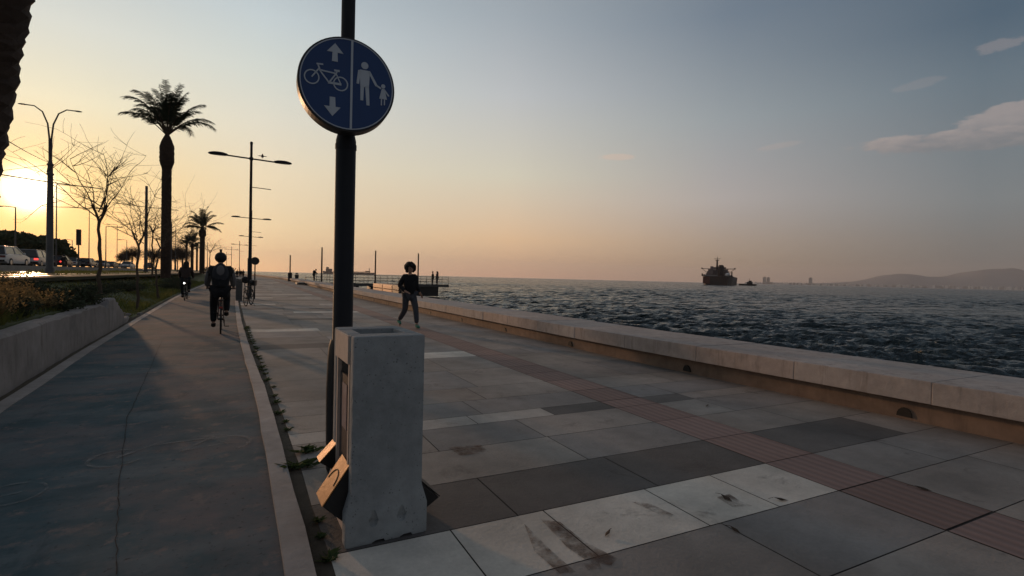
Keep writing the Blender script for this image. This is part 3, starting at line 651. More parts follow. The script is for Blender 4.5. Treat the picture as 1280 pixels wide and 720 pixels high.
# ------------------------------------------------------------------ litter bin
def make_bin():
    t=thing('litter_bin','waist-high pitted concrete litter bin with open side flaps coloured sunlit orange at left, standing before the sign pole','litter bin',(.665,3.0,0),R(2.0))
    W,Dp,Hh=.40,.50,1.095; x0=-.192; x1=.193; y0=-.27; y1=.27
    b=MB(); nx=12
    # front and back panels with a flared foot
    prof=[(0,.028),(.17,.028),(.27,.0),(1.095,0)]
    def panel(ya,yb,fl):
        for za,oa in prof: b.v.extend([(x0-oa,ya-(oa if fl<0 else 0)*.5,za),(x1+oa,ya-(oa if fl<0 else 0)*.5,za),(x1+oa,yb+(oa if fl>0 else 0)*.5,za),(x0-oa,yb+(oa if fl>0 else 0)*.5,za)])
    for ya,yb,fl in ((y0,y0+.075,-1),(y1-.075,y1,1)):
        k=len(b.v); panel(ya,yb,fl)
        for i in range(3):
            for q in range(4): b.face((k+4*i+q,k+4*i+(q+1)%4,k+4*i+4+(q+1)%4,k+4*i+4+q))
        b.face((k,k+3,k+2,k+1)); b.face((k+12,k+13,k+14,k+15))
    b.build('side_panel',M_bin,t,bev=.012,smooth=True)
    b=MB()
    # top frame around the slot
    b.box((0,y0+.075+.03,1.05),(W-.016,.06,.09)); b.box((0,y1-.075-.03,1.05),(W-.016,.06,.09)); b.box((x0+.035,0,1.05),(.07,.228,.09)); b.box((x1-.035,0,1.05),(.07,.228,.09))
    b.box((0,0,1.0),(W-.03,.34,.012))
    b.build('top',M_bin,t,bev=.006)
    # side frames around the doors, sunlight painted in as pale warm concrete
    for s,xx in ((-1,x0+.012),(1,x1-.012)):
        b=MB(); b.box((xx+s*.006,0,1.015),(.030,.348,.150)); b.box((xx,-.16,.50),(.022,.028,.89)); b.box((xx,.16,.50),(.022,.028,.89)); b.box((xx,0,.10),(.022,.348,.2))
        b.build('frame',mat('sunlit_pale_frame',(.55,.44,.37),.85,.3,12,.2),t)
        b=MB(); b.box((xx-s*.012,0,.60),(.014,.29,.50)); b.build('door',mat('brown_door',(.060,.045,.045),.6,.3,10,.1),t)
        b=MB(); b.box((xx-s*.1,0,.45),(.01,.30,.82)); b.build('lining',M_darkm,t)
    # poster on the left door
    b=MB(); b.box((x0+.0115,-.01,.68),(.004,.12,.25)); po=b.build('poster',mat('faded_poster',(.16,.085,.085),.6,.5,16,0,col2=(.30,.26,.27)),t)
    # flaps
    def flap(yc,wd,zb,xo,zt,s,big=True):
        b=MB(); xa=s*.19; 
        pr=[(xa,zb),(xo,zb+ (zt-zb)*.38),(xa*.95,zt)]
        b.prism(pr,yc-wd/2,yc+wd/2,axis='y'); f=b.build('flap',M_darkm,t,bev=.002)
        b=MB(); n=Vector((-(zt-pr[1][1]),0,-(xo-xa*.95)*1)); u=Vector((xa*.95-xo,0,zt-pr[1][1])); nn=Vector((-u.z*s*-1*-1,0,u.x*s*-1*-1)); nn=Vector((s*abs(u.z),0,abs(u.x))).normalized()
        a=Vector((xo,0,pr[1][1])); o=nn*.004
        q=[a+o+Vector((0,yc-wd/2+.0,0)),a+o+Vector((0,yc+wd/2,0)),a+u+o+Vector((0,yc+wd/2,0)),a+u+o+Vector((0,yc-wd/2,0))]
        o2=nn*.009; q2=[p_+nn*.005 for p_ in q]; k=len(b.v); b.v+=[tuple(p_) for p_ in q+q2]
        for ff in ((0,1,2,3),(4,7,6,5),(0,4,5,1),(1,5,6,2),(2,6,7,3),(3,7,4,0)): b.face(tuple(k+i for i in ff))
        b.build('face_plate',M_flaplit if s<0 else M_darkm,f)  # sunlit orange colour on the left plates, dark on the unlit right one
        if big:
            b=MB(); P=[]
            for i in range(13):
                an=PI*i/12; P.append(a+u*(.45+.28*math.sin(an))+Vector((0,yc+wd*.36*math.cos(an),0))+nn*.0105)
            b.tube(P,.003,6); b.build('handle_slot',M_darkm,f)
    flap(-.10,.19,.085,-.315,.40,-1)
    flap(.22,.10,.25,-.275,.41,-1,False)
    flap(-.03,.22,.02,.345,.27,1,False)
    # lifting recesses and fork slots are cut into the front panel
    fp=[c for c in t.children if c.name.startswith('side_panel')][0]
    cb=MB()
    for xx in (-.075,.075):
        k=len(cb.v); cb.ball((xx,y0-.030,.115),(.024,.040,.030),12,8)
        cb2=MB()
    for xx in (-.075,.075): cb.tube([(xx,y0-.020,.19),(xx,y0-.022,.12)],[.006,.030],10)
    for xx in (-.05,.10): cb.prism([(xx-.04,-.02),(xx-.03,.008),(xx-.01,.017),(xx+.03,.018),(xx+.05,-.02)],y0-.1,y0+.12,axis='y')
    co=cb.build('cutter',M_bin); co.parent=t
    md=fp.modifiers.new('cut','BOOLEAN'); md.object=co; md.operation='DIFFERENCE'; md.solver='EXACT'; md.use_self=True
    dg=bpy.context.evaluated_depsgraph_get(); dg.update(); nm=bpy.data.meshes.new_from_object(fp.evaluated_get(dg)); fp.modifiers.clear()
    if len(nm.polygons)>20: fp.data=nm
    bpy.data.objects.remove(co)
make_bin()
# ------------------------------------------------------------------ sign pole
def make_sign():
    t=thing('sign_post','dark post carrying a round blue cycle and footpath sign, right behind the litter bin','sign',(.60,3.83,0))
    b=MB(); b.lathe([(.074,0),(.074,.01),(.069,.02),(.069,2.36),(.06,2.40),(.047,2.43)],n=28); b.build('pole',M_metal,t,smooth=True)
    b=MB(); b.cyl((0,0,2.42),(0,0,4.6),.047,24); b.build('upper_pole',M_metal,t,smooth=True)
    b=MB(); pr=[(.085,0),(.098,.03),(.104,.35),(.106,.60),(.10,.80),(.093,.9),(.080,.95)]; b.lathe(pr,n=22); b.build('base_sleeve',M_darkm,t,smooth=True)
    b=MB(); b.cyl((0,0,2.30),(0,0,2.335),.073,20); b.build('clamp',M_metal,t)
    s=thing('sign_board',None,None,(-.03,-.17,2.68)); s.parent=t; s.rotation_euler=(0,0,R(6)); del_=0
    r=.312
    b=MB(); b.tube([(0,-.06,0),(0,.06,0)],[r,r],64); b.build('housing',mat('sign_housing',(.03,.028,.028),.5,.2,8,.05),s,bev=.006,smooth=False)
    b=MB(); b.tube([(0,-.0605,0),(0,-.064,0)],[r-.012,r-.012],64); b.build('face',M_blue,s)
    def flat(name,polys,z=-.067,th=.003):
        b=MB()
        for P in polys: b.prism([(x*r,y_*r) for x,y_ in P],z,z+th-.0002,axis='y')
        return b.build(name,M_sym,s)
    def ringp(cx,cy,r0_,r1,n=40,a0=0,a1=360):
        out=[]
        for i in range(n):
            a=R(a0+(a1-a0)*i/n); c=R(a0+(a1-a0)*(i+1)/n); out.append([(cx+r0_*math.cos(a),cy+r0_*math.sin(a)),(cx+r1*math.cos(a),cy+r1*math.sin(a)),(cx+r1*math.cos(c),cy+r1*math.sin(c)),(cx+r0_*math.cos(c),cy+r0_*math.sin(c))])
        return out
    def ln(a,c,w_=.028):
        d=Vector((c[0]-a[0],c[1]-a[1])).normalized(); n=Vector((-d.y,d.x))*w_/2
        return [(a[0]-n.x,a[1]-n.y),(c[0]-n.x,c[1]-n.y),(c[0]+n.x,c[1]+n.y),(a[0]+n.x,a[1]+n.y)]
    flat('border_ring',ringp(0,0,.935,.955,64))
    b=MB(); b.prism([(.055*r,-.93*r),(.10*r,-.93*r),(.10*r,.93*r),(.055*r,.93*r)],-.067,-.0642,axis='y'); b.build('divider',M_sym,s)
    # arrows
    ar=[[(-.27,.81),(-.43,.62),(-.32,.62),(-.33,.43),(-.21,.43),(-.22,.62),(-.10,.62)]]
    flat('arrow',ar); flat('arrow',[[(-.30,-.72),(-.14,-.52),(-.24,-.52),(-.25,-.32),(-.36,-.32),(-.36,-.52),(-.47,-.52)]])
    # bicycle (handlebar at the left)
    bi=ringp(-.72,.03,.128,.152,28)+ringp(-.145,-.02,.128,.152,28)
    bi+=[ln((-.72,.03),(-.585,.22)),ln((-.60,.30),(-.56,.19),.03),ln((-.63,.315),(-.50,.325),.03),ln((-.58,.20),(-.24,.18)),ln((-.565,.19),(-.38,-.03)),ln((-.38,-.03),(-.24,.18)),ln((-.24,.18),(-.145,-.02),.022),ln((-.40,-.03),(-.13,-.03),.045),ln((-.24,.18),(-.22,.235),.026),ln((-.28,.24),(-.17,.245),.04)]
    flat('bicycle_symbol',bi)
    # adult and child, simple pictograms
    def disc(cx,cy,q): return [(cx+q*math.cos(2*PI*i/20),cy+q*math.sin(2*PI*i/20)) for i in range(20)]
    ad=[disc(.345,.46,.075),[(.24,.36),(.455,.36),(.44,.0),(.26,.0)],ln((.235,.34),(.205,.05),.055),[(.262,.02),(.335,.02),(.325,-.29),(.265,-.29)],[(.36,.02),(.44,.02),(.46,-.38),(.395,-.38)],ln((.44,.34),(.60,.07),.05),ln((.595,.08),(.70,.03),.035)]
    flat('adult_symbol',ad)
    ch=[disc(.745,.085,.045),[(.715,.03),(.775,.03),(.83,-.19),(.665,-.19)],ln((.765,.02),(.87,-.11),.028),[(.70,-.18),(.725,-.18),(.725,-.33),(.70,-.33)],[(.765,-.18),(.79,-.18),(.79,-.32),(.765,-.32)]]
    flat('child_symbol',ch)
    s.rotation_euler=(0,0,R(-2))
make_sign()
# ------------------------------------------------------------------ promenade lamps
def make_lamp():
    t=thing('street_lamp','','street lamp',(0,0,0))
    b=MB(); b.lathe([(.13,0),(.13,.05),(.11,.08),(.11,1.9),(.075,1.95),(.07,4),(.06,7.3),(.07,7.32),(.07,7.42),(.03,7.45)],n=14); b.build('pole',M_metal,t,smooth=True)
    b=MB(); b.tube([(-1.15,0,6.68),(0,0,6.64),(1.15,0,6.60)],.035,8); b.box((0,0,6.64),(.18,.18,.12)); b.build('arm',M_metal,t)
    for s in (-1,1):
        b=MB(); b.lathe([(.02,.10),(.25,.085),(.42,.04),(.46,-.01),(.40,-.05),(.30,-.04),(.02,-.03)][::-1],n=16,sx=1.0,sy=.42)
        l=b.build('lamp_head',M_metal,t,smooth=True,loc=(s*1.50,0,6.66-s*.04)); 
        b=MB(); b.box((0,0,-.048),(.5,.2,.02)); b.build('lens',mat('lamp_lens',(.25,.25,.24),.3,.1,4),l)
    b=MB(); b.tube([(0,0,5.3),(.95,0,5.26)],.018,6); b.build('banner_bracket',M_metal,t)
    return t
L0=make_lamp()
LA=[(312,27.0,1.0,'nearest double-arm street lamp with a gull on its right arm, beside the parked bicycle'),(313.5,56,1.0,'second double-arm street lamp, just behind the nearest one'),(313.2,92,1.0,'third double-arm street lamp along the promenade'),(299,130,1.0,'fourth double-arm lamp, left of the nearest lamp pole'),(289,160,1.0,'fifth double-arm lamp, small above the cyclist shoulder'),(283,215,1.0,'farthest tiny double-arm lamp along the promenade')]
for i,(x,d,s_,l) in enumerate(LA):
    p=onY(x,(px(x,345,d)).y,0.0); yt=(199,273,296,306,312,318)[i]; q_=px(x,yt,d); zs=(H+(q_.z-H))/6.64
    if i==0: L0.location=p; L0['label']=l; L0['group']='double-arm lamps along the promenade'; LP=p.copy(); L0.scale=(1,1,zs); ZS=zs
    else: dup(L0,p,0,l,'double-arm lamps along the promenade',(1,1,zs))
# gull on the arm
g_=thing('gull','gull with spread wings on the right arm of the nearest street lamp','bird',(LP.x+.52,LP.y,6.68*ZS+.10))
b=MB(); b.ball((0,0,.05),(.07,.17,.065),10,8); b.ball((0,-.19,.10),(.035,.045,.035),8,6); b.tube([(0,-.15,.07),(0,-.19,.10)],[.035,.03],8); b.tube([(0,-.22,.10),(0,-.27,.09)],[.012,.004],6); b.tube([(.02,0,0),(.02,0,-.10)],.006,5); b.tube([(-.02,0,0),(-.02,0,-.10)],.006,5); b.build('body',M_darkm,g_,smooth=True)
for s in (-1,1):
    b=MB(); b.prism([(0,-.06),(s*.12,-.07),(s*.22,.03),(s*.11,.07),(0,.08)],.05,.065,axis='z'); w_=b.build('wing',M_darkm,g_); 
b=MB(); b.prism([(-.03,.14),(.03,.14),(.06,.27),(-.06,.27)],.04,.052,axis='z'); b.build('tail',M_darkm,g_)
# round sign post next to the nearest lamp
t=thing('sign_post','small round sign on a slim post right beside the nearest street lamp','sign',(LP.x+.24,LP.y-.8,0))
b=MB(); b.cyl((0,0,0),(0,0,2.1),.03,10); b.build('pole',M_metal,t,smooth=True)
b=MB(); b.tube([(0,-.045,1.95),(0,-.035,1.95)],[.2,.2],28); b.build('sign_board',M_darkm,t)
# ------------------------------------------------------------------ bicycle
def make_bike(name,label,loc,rz,frame_m,extra=None,steer=0):
    t=thing(name,label,'bicycle',loc,rz)
    def wheel(x,par=t,nm='wheel'):
        wv=thing(nm,None,None,(x,0,.34)); wv.parent=par
        b=MB(); b.ring((0,0,0),(0,1,0),.325,.019,36,6); b.build('tyre',M_blk,wv,smooth=True)
        b=MB(); b.ring((0,0,0),(0,1,0),.300,.009,32,5); b.tube([(0,-.05,0),(0,.05,0)],.02,8); b.build('rim',M_darkm,wv,smooth=True)
        b=MB()
        for k in range(14):
            a=2*PI*k/14; b.tube([(0,.02*(-1)**k,0),(.3*math.cos(a),0,.3*math.sin(a))],.0016,3)
        b.build('spokes',M_darkm,wv); return wv
    wheel(-.52)
    b=MB(); BB=(-.08,0,.29); ST=(-.22,0,.78); HT=(.34,0,.80); HB=(.37,0,.66)
    for a,c,r_ in ((BB,ST,.016),(BB,HB,.018),(ST,HT,.015),(HT,HB,.019)): b.cyl(a,c,r_,8)
    for s in (-1,1):
        b.cyl((BB[0],s*.03,BB[2]),(-.52,s*.06,.34),.009,6); b.cyl((ST[0],s*.02,ST[2]-.03),(-.52,s*.06,.34),.008,6)
    b.cyl(ST,(-.25,0,.92),.013,8); b.build('frame',frame_m,t,smooth=True)
    fk=thing('fork',None,None,(.355,0,.73)); fk.parent=t; fk.rotation_euler.z=steer
    b=MB()
    for s in (-1,1): b.tube([(.0,s*.02,0),(.02,s*.055,-.06),(.165,s*.055,-.39)],.010,6)
    b.cyl((0,0,0),(-.04,0,.22),.014,8); b.build('fork_blades',M_darkm,fk,smooth=True)
    wf=wheel(.165,fk,'wheel'); wf.location=(.165,0,-.39)
    b=MB(); b.tube([(-.14,-.30,.26),(-.06,-.26,.27),(-.03,-.1,.23),(-.03,.1,.23),(-.06,.26,.27),(-.14,.30,.26)],.011,8); hb=b.build('handlebar',M_darkm,fk,smooth=True)
    b=MB(); b.ball((-.27,0,.94),(.13,.075,.035),12,8); b.ball((-.34,0,.945),(.07,.09,.035),12,8); b.build('saddle',M_blk,t,smooth=True)
    b=MB(); b.tube([(-.08,-.06,.29),(-.08,.06,.29)],.02,8); b.ring((-.08,-.05,.29),(0,1,0),.085,.006,20,4); b.cyl((-.08,-.07,.29),(-.04,-.07,.13),.009,6); b.cyl((-.08,.07,.29),(-.12,.07,.45),.009,6); b.build('crank',M_darkm,t)
    for (x,y_,z) in ((-.04,-.12,.13),(-.12,.12,.45)):
        b=MB(); b.box((x,y_,z),(.09,.09,.02)); b.build('pedal',M_blk,t)
    b=MB(); b.tube([(-.72,-.02,.55),(-.62,0,.66),(-.5,0,.695),(-.38,0,.66)],.018,6); b.build('mudguard',M_blk,t,smooth=True)
    b=MB(); b.box((-.55,0,.76),(.34,.13,.012)); b.cyl((-.68,.05,.755),(-.52,.06,.36),.006,5); b.cyl((-.68,-.05,.755),(-.52,-.06,.36),.006,5); b.build('rack',M_darkm,t)
    if extra: extra(t)
    return t
def park_extra(t):
    b=MB(); b.box((-.60,0,.93),(.32,.28,.24),taper=1.1); b.build('basket',M_darkm,t,bev=.03)
    b=MB(); b.tube([(0,.06,.28),(-.1,.26,0.005)],.009,6); b.build('kickstand',M_darkm,t)
    b=MB(); b.ball((.30,0,1.06),(.16,.16,.13),10,7,.15); b.build('bag',M_blackcloth,t)
    b=MB(); b.tube([(.28,-.26,1.0),(.26,-.30,1.16)],.006,5); b.ball((.26,-.32,1.2),(.02,.05,.035),8,5); b.build('mirror',M_darkm,t)
pb=onY(309,23.7,0)
make_bike('bicycle','dark bicycle with a basket parked against the nearest lamp post',(pb.x+.02,pb.y+.15,0),R(-106),mat('bike_paint_dark',(.03,.03,.035),.4,.1,5),park_extra,R(30))
# grey cabinet and posts beside the lamp
t=thing('utility_cabinet','narrow grey utility cabinet between the lane edge and the parked bicycle','cabinet',(-.42,27.5,0))
b=MB(); b.box((0,0,.5),(.28,.22,1.0)); b.build('body',mat('cabinet_grey',(.13,.12,.115),.6,.2,5),t,bev=.01); b=MB(); b.box((0,0,1.02),(.32,.26,.035)); b.build('lid',M_pole,t); b=MB(); b.box((0,-.114,.5),(.22,.008,.85)); b.build('door',M_pole,t)
# ------------------------------------------------------------------ people
def skin_mesh(V,E,rad,root=0,sub=1):
    me=bpy.data.meshes.new('sk'); me.from_pydata([tuple(v) for v in V],E,[]); o=bpy.data.objects.new('sk',me); COL.objects.link(o)
    md=o.modifiers.new('s','SKIN'); md.use_smooth_shade=True
    for i,s in enumerate(me.skin_vertices[0].data):
        r_=rad[i]; s.radius=(r_,r_) if isinstance(r_,(int,float)) else r_; s.use_root=(i==root)
    sb=o.modifiers.new('b','SUBSURF'); sb.levels=sub; sb.render_levels=sub
    dg=bpy.context.evaluated_depsgraph_get(); dg.update(); m2=bpy.data.meshes.new_from_object(o.evaluated_get(dg))
    bpy.data.objects.remove(o); return m2
def link_mesh(name,me,m,parent):
    me.materials.clear(); me.materials.append(m); me.name=name
    me.polygons.foreach_set('use_smooth',[True]*len(me.polygons)); o=bpy.data.objects.new(name,me); COL.objects.link(o); o.parent=parent; return o
def person(label,J,loc,rz,top,bottom,shoes,hair='short',group=None,sleeve=None,hands=True,lo=False,extra=None,facing=(0,1,0),skirt=False,sk=None):
    """J: joints in local metres; the figure faces local +Y unless facing says otherwise"""
    t=thing('person',label,'person',loc,rz,group); f=Vector(facing)
    K={k:Vector(v) for k,v in J.items()}
    hd=K['head']; nk=K['neck']
    names=['pelvis','belly','chest','neck','chin','shL','elL','wrL','haL','shR','elR','wrR','haR','hiL','knL','anL','toL','hiR','knR','anR','toR']
    K['belly']=K['pelvis'].lerp(K['chest'],.5); K['chin']=hd-(hd-nk)*.35
    for s in 'LR':
        if 'ha'+s not in K: K['ha'+s]=K['wr'+s]+(K['wr'+s]-K['el'+s]).normalized()*.09
        if 'to'+s not in K: K['to'+s]=K['an'+s]+f*.17+Vector((0,0,-.05))
    V=[K[n] for n in names]; ix={n:i for i,n in enumerate(names)}
    E=[('pelvis','belly'),('belly','chest'),('chest','neck'),('neck','chin'),('chest','shL'),('shL','elL'),('elL','wrL'),('wrL','haL'),('chest','shR'),('shR','elR'),('elR','wrR'),('wrR','haR'),('pelvis','hiL'),('hiL','knL'),('knL','anL'),('anL','toL'),('pelvis','hiR'),('hiR','knR'),('knR','anR'),('anR','toR')]
    rd=dict(pelvis=.12,belly=.115,chest=.13,neck=.052,chin=.055,sh=.055,el=.040,wr=.027,ha=.030,hi=.085,kn=.055,an=.035,to=.030)
    rad=[rd.get(n,rd.get(n[:2],.05)) for n in names]
    Es=[(ix[a],ix[c]) for a,c in E]
    if hands:
        for s in 'LR':
            d=(K['ha'+s]-K['wr'+s]).normalized(); side=d.cross(Vector((0,0,1))); side=side.normalized() if side.length>.1 else Vector((1,0,0)); curl=d.cross(side)
            for q,(o,L) in enumerate(((-.030,.060),(-.010,.072),(.010,.068),(.030,.052))):
                base=len(V); V.append(K['ha'+s]+side*o+d*.015); V.append(K['ha'+s]+side*o+d*(.015+L*.55)+curl*.006); V.append(K['ha'+s]+side*o+d*(.015+L*.9)+curl*.022); rad+=[.010,.009,.007]
                Es+=[(ix['ha'+s],base),(base,base+1),(base+1,base+2)]
            base=len(V); V.append(K['wr'+s].lerp(K['ha'+s],.5)+side*.035); V.append(V[-1]+side*.02+d*.035); rad+=[.011,.009]; Es+=[(ix['ha'+s],base),(base,base+1)]
    me=skin_mesh(V,Es,rad,0,1)
    # the head, nose and ears grow on the same mesh
    b=MB(); up=(hd-nk).normalized(); b.ball((0,0,0),(.076,.096,.118),16,12); b.ball((0,.10,-.015),(.014,.022,.024),8,6); b.ball((.078,-.005,-.005),(.012,.022,.032),8,6); b.ball((-.078,-.005,-.005),(.012,.022,.032),8,6); b.ball((0,.085,-.055),(.026,.012,.008),8,5)
    ang=math.atan2(-f.x,f.y); Mx=Matrix.Translation(hd)@Matrix.Rotation(ang,4,'Z')
    bm=bmesh.new(); bm.from_mesh(me); n0=len(bm.verts); tmp=bpy.data.meshes.new('t'); tmp.from_pydata(b.v,[],b.f); tmp.transform(Mx); bm.from_mesh(tmp); bm.to_mesh(me); bm.free(); bpy.data.meshes.remove(tmp)
    link_mesh('body',me,M_skin,t)
    for s in (-1,1): b=MB(); b.ball(Mx@Vector((s*.03,.088,.015)),.012,8,6); b.build('eye',M_blk,t,smooth=True)
    def cloth(nm,names_,edges,radf,m,extra_v=None):
        VV=[K[n] for n in names_]; ii={n:i for i,n in enumerate(names_)}
        return link_mesh(nm,skin_mesh(VV,[(ii[a],ii[c]) for a,c in edges],[radf(n) for n in names_],0,1),m,t)
    for s in 'LR': K['cu'+s]=K['elL' if s=='L' else 'elR'].lerp(K['wr'+s],.9)
    K['hem']=K['pelvis']+Vector((0,0,-.02)); K['coll']=K['chest'].lerp(nk,.75)
    tr=dict(hem=.175,belly=.178,chest=.19,coll=.085,sh=.095,el=.075,cu=.055)
    cloth('jacket',['belly','hem','chest','coll','shL','elL','cuL','shR','elR','cuR'],[('belly','hem'),('belly','chest'),('chest','coll'),('chest','shL'),('shL','elL'),('elL','cuL'),('chest','shR'),('shR','elR'),('elR','cuR')],lambda n: tr.get(n,tr.get(n[:2])),top)
    for s in 'LR': K['ce'+s]=K['kn'+s].lerp(K['an'+s],.93)
    br=dict(pelvis=.155,hi=.118,kn=.085,ce=.066)
    cloth('trousers',['pelvis','hiL','knL','ceL','hiR','knR','ceR'],[('pelvis','hiL'),('hiL','knL'),('knL','ceL'),('pelvis','hiR'),('hiR','knR'),('knR','ceR')],lambda n: br.get(n,br.get(n[:2])),bottom)
    for s in 'LR':
        a=K['an'+s]; to=K['to'+s]; d=(to-a); d.z=0; d=d.normalized() if d.length>.01 else f; b=MB()
        hh=(a-Vector((0,0,.085))); 
        b.tube([hh+Vector((0,0,.1)),hh+Vector((0,0,.05))+d*.01,hh+Vector((0,0,.042))+d*.10,hh+(to-hh)*.25+Vector((0,0,.025))+d*.13],[.045,.05,.042,.025],10)
        b.build('shoe',shoes,t,smooth=True)
    b=MB()
    if hair=='curly':
        for i in range(70):
            u=Vector((rnd.gauss(0,1),rnd.gauss(0,1),rnd.gauss(.25,1))).normalized()
            if u.y>.55 and u.z<.35: continue
            if u.z<-.75: continue
            p=Mx@Vector((u.x*.115,u.y*.11-.02,u.z*.12+.03)); b.ball(p,rnd.uniform(.04,.062),7,5,.12)
    elif hair=='long':
        b.ball(Mx@Vector((0,-.02,.03)),(.105,.115,.12),14,10); b.tube([Mx@Vector((0,-.06,.02)),Mx@Vector((0,-.10,-.15)),Mx@Vector((0,-.11,-.36))],[.10,.12,.06],12)
    else: b.ball(Mx@Vector((0,-.018,.032)),(.085,.098,.105),14,10)
    b.build('hair',M_hair,t,smooth=True)
    if extra: extra(t,K,Mx)
    return t
def hb(m,b_):return m
# woman walking towards the camera: her right arm bent with the hand at the waist, her left arm out behind
def walk_extra(t,K,Mx):
    b=MB(); b.ring((0,.02,1.40),(0,.1,1),.062,.022,16,6); b.build('collar',mat('olive_collar',(.10,.09,.03),.9,.2,8),t,smooth=True)
JW=dict(pelvis=(0,0,.93),chest=(0,.02,1.27),neck=(.0,.02,1.44),head=(0,.04,1.59),shR=(.16,.02,1.37),elR=(.27,-.04,1.13),wrR=(.17,.20,.98),haR=(.13,.26,.96),shL=(-.16,.02,1.37),elL=(-.22,-.10,1.12),wrL=(-.35,-.13,.93),
 hiL=(-.095,0,.88),knL=(-.12,.20,.50),anL=(-.13,.28,.09),toL=(-.14,.45,.03),hiR=(.095,0,.88),knR=(.10,-.02,.48),anR=(.16,-.38,.16),toR=(.16,-.24,.03))
# faces local +Y, turned to walk towards -Y: a half turn puts her left leg on the photo's right
wk=person('woman with curly dark hair, black jacket and green shoes walking on the promenade',JW,(3.88,13.75,0),R(180+3),M_blackcloth,M_trouser,M_green,'curly',extra=walk_extra)
# man riding away
def cyc_extra(t,K,Mx):
    b=MB(); b.ball(Mx@Vector((0,-.01,.04)),(.125,.150,.125),18,10); b.build('helmet',M_blk,t,smooth=True)
    b=MB(); b.tube([Mx@Vector((0,-.01,.14)),Mx@Vector((0,-.01,.23))],[.022,.028],8); b.build('helmet_camera',M_blk,t)
    c=K['chest']; b=MB(); b.ball(c+Vector((0,-.15,-.06)),(.17,.10,.27),14,10); b.build('backpack',mat('backpack_cloth',(.03,.03,.036),.9,.3,14),t,smooth=True)
    b=MB(); b.ball(c+Vector((0,-.235,.04)),(.08,.03,.12),12,8); b.build('backpack_pocket',M_greycloth,t,smooth=True)
    # grey sleeves
    for s in 'LR':
        m2=skin_mesh([K['sh'+s],K['el'+s],K['cu'+s]],[(0,1),(1,2)],[.096,.083,.060],0,1); link_mesh('sleeve',m2,M_greycloth,t)
JC=dict(pelvis=(0,0,1.00),chest=(0,.17,1.38),neck=(0,.22,1.54),head=(0,.28,1.68),shL=(-.19,.17,1.46),elL=(-.26,.36,1.20),wrL=(-.27,.57,1.03),haL=(-.265,.64,1.01),shR=(.19,.17,1.46),elR=(.26,.36,1.20),wrR=(.27,.57,1.03),haR=(.265,.64,1.01),
 hiL=(-.10,.02,.96),knL=(-.13,.26,.60),anL=(-.13,.20,.19),toL=(-.14,.36,.12),hiR=(.10,.02,.96),knR=(.13,.36,.80),anR=(.13,.20,.44),toR=(.13,.36,.38))
cx,cy=-.575,13.2
make_bike('bicycle','bicycle with a reddish rear reflector ridden by the man with the backpack',(cx,cy+.55,0),R(92),mat('bike_paint_rust',(.12,.05,.04),.4,.1,5),lambda t:[MB().box((-.735,0,.60),(.02,.07,.05)).build('rear_reflector',mat('red_reflector',(.30,.03,.02),.4,.1,5),t)])
person('man in helmet and dark vest with grey sleeves riding away on the lane',JC,(cx-.01,cy+.27,0),R(2),M_blackcloth,M_blackcloth,M_blk,'short',extra=cyc_extra)
c2=onY(231,28.0,0)
def light2(t): MB().ball((-.74,0,.80),.035,10,8).build('rear_light',emit('white_lamp',(1,.97,.9),6.0),t,smooth=True)
make_bike('bicycle','far bicycle with a glowing white rear lamp ridden by the long-haired person',(c2.x,c2.y+.55,0),R(90),mat('bike_paint_dark',(.03,.03,.035)),light2)
J2={k:Vector(v)*Vector((1,1,1)).x for k,v in JC.items()}
person('person with long dark hair riding away on the bike lane beside the grass bank',{k:tuple(v) for k,v in J2.items()},(c2.x,c2.y+.27,0),0,mat('brown_cloth',(.035,.022,.02),.9,.3,9),M_blackcloth,M_blk,'long',hands=False)
JS=dict(pelvis=(0,0,.93),chest=(0,.0,1.27),neck=(0,.0,1.44),head=(0,.03,1.59),shL=(-.17,0,1.38),elL=(-.21,-.02,1.12),wrL=(-.20,.08,.88),shR=(.17,0,1.38),elR=(.21,-.02,1.12),wrR=(.20,.08,.88),hiL=(-.10,0,.88),knL=(-.11,.02,.48),anL=(-.11,0,.085),hiR=(.10,0,.88),knR=(.11,.02,.48),anR=(.11,0,.085))
# ------------------------------------------------------------------ pier
PY=64.0; pz=.28
xe=onY(557,PY,0).x; xw=fW(PY)+1.0
t=thing('pier','long narrow fishing pier with a thin railing reaching out from the sea wall','pier',(xw,PY,0))
Lp=xe-xw
b=MB(); b.box((Lp/2-1,0,pz-.10),(Lp+2,2.6,.20)); b.box((Lp/2,-1.32,pz-.12),(Lp,.05,.34)); b.build('deck',M_pole,t)
def rail(y_):
    b=MB()
    for z in (pz+.35,pz+.68,pz+1.02): b.cyl((0,y_,z),(Lp-.05,y_,z),.022,6)
    n=int(Lp/1.4)
    for i in range(n+1): x=.05+(Lp-.1)*i/n; b.cyl((x,y_,pz),(x,y_,pz+1.04),.025,6)
    return b.build('railing',M_pole,t)
rail(-1.22); rail(1.22)
b=MB()
for z in (pz+.35,pz+.68,pz+1.02): b.cyl((Lp-.05,-1.2,z),(Lp-.05,1.2,z),.022,6)
b.build('railing',M_pole,t)
for x0_,x1_ in ((498,545),(461,471),(440,447)):
    a=onY(x0_,PY,0).x-xw; c=onY(x1_,PY,0).x-xw
    b=MB(); b.box(((a+c)/2,0,-.55),(c-a,2.2,1.25)); 
    b.build('pontoon',M_darkm,t,bev=.05)
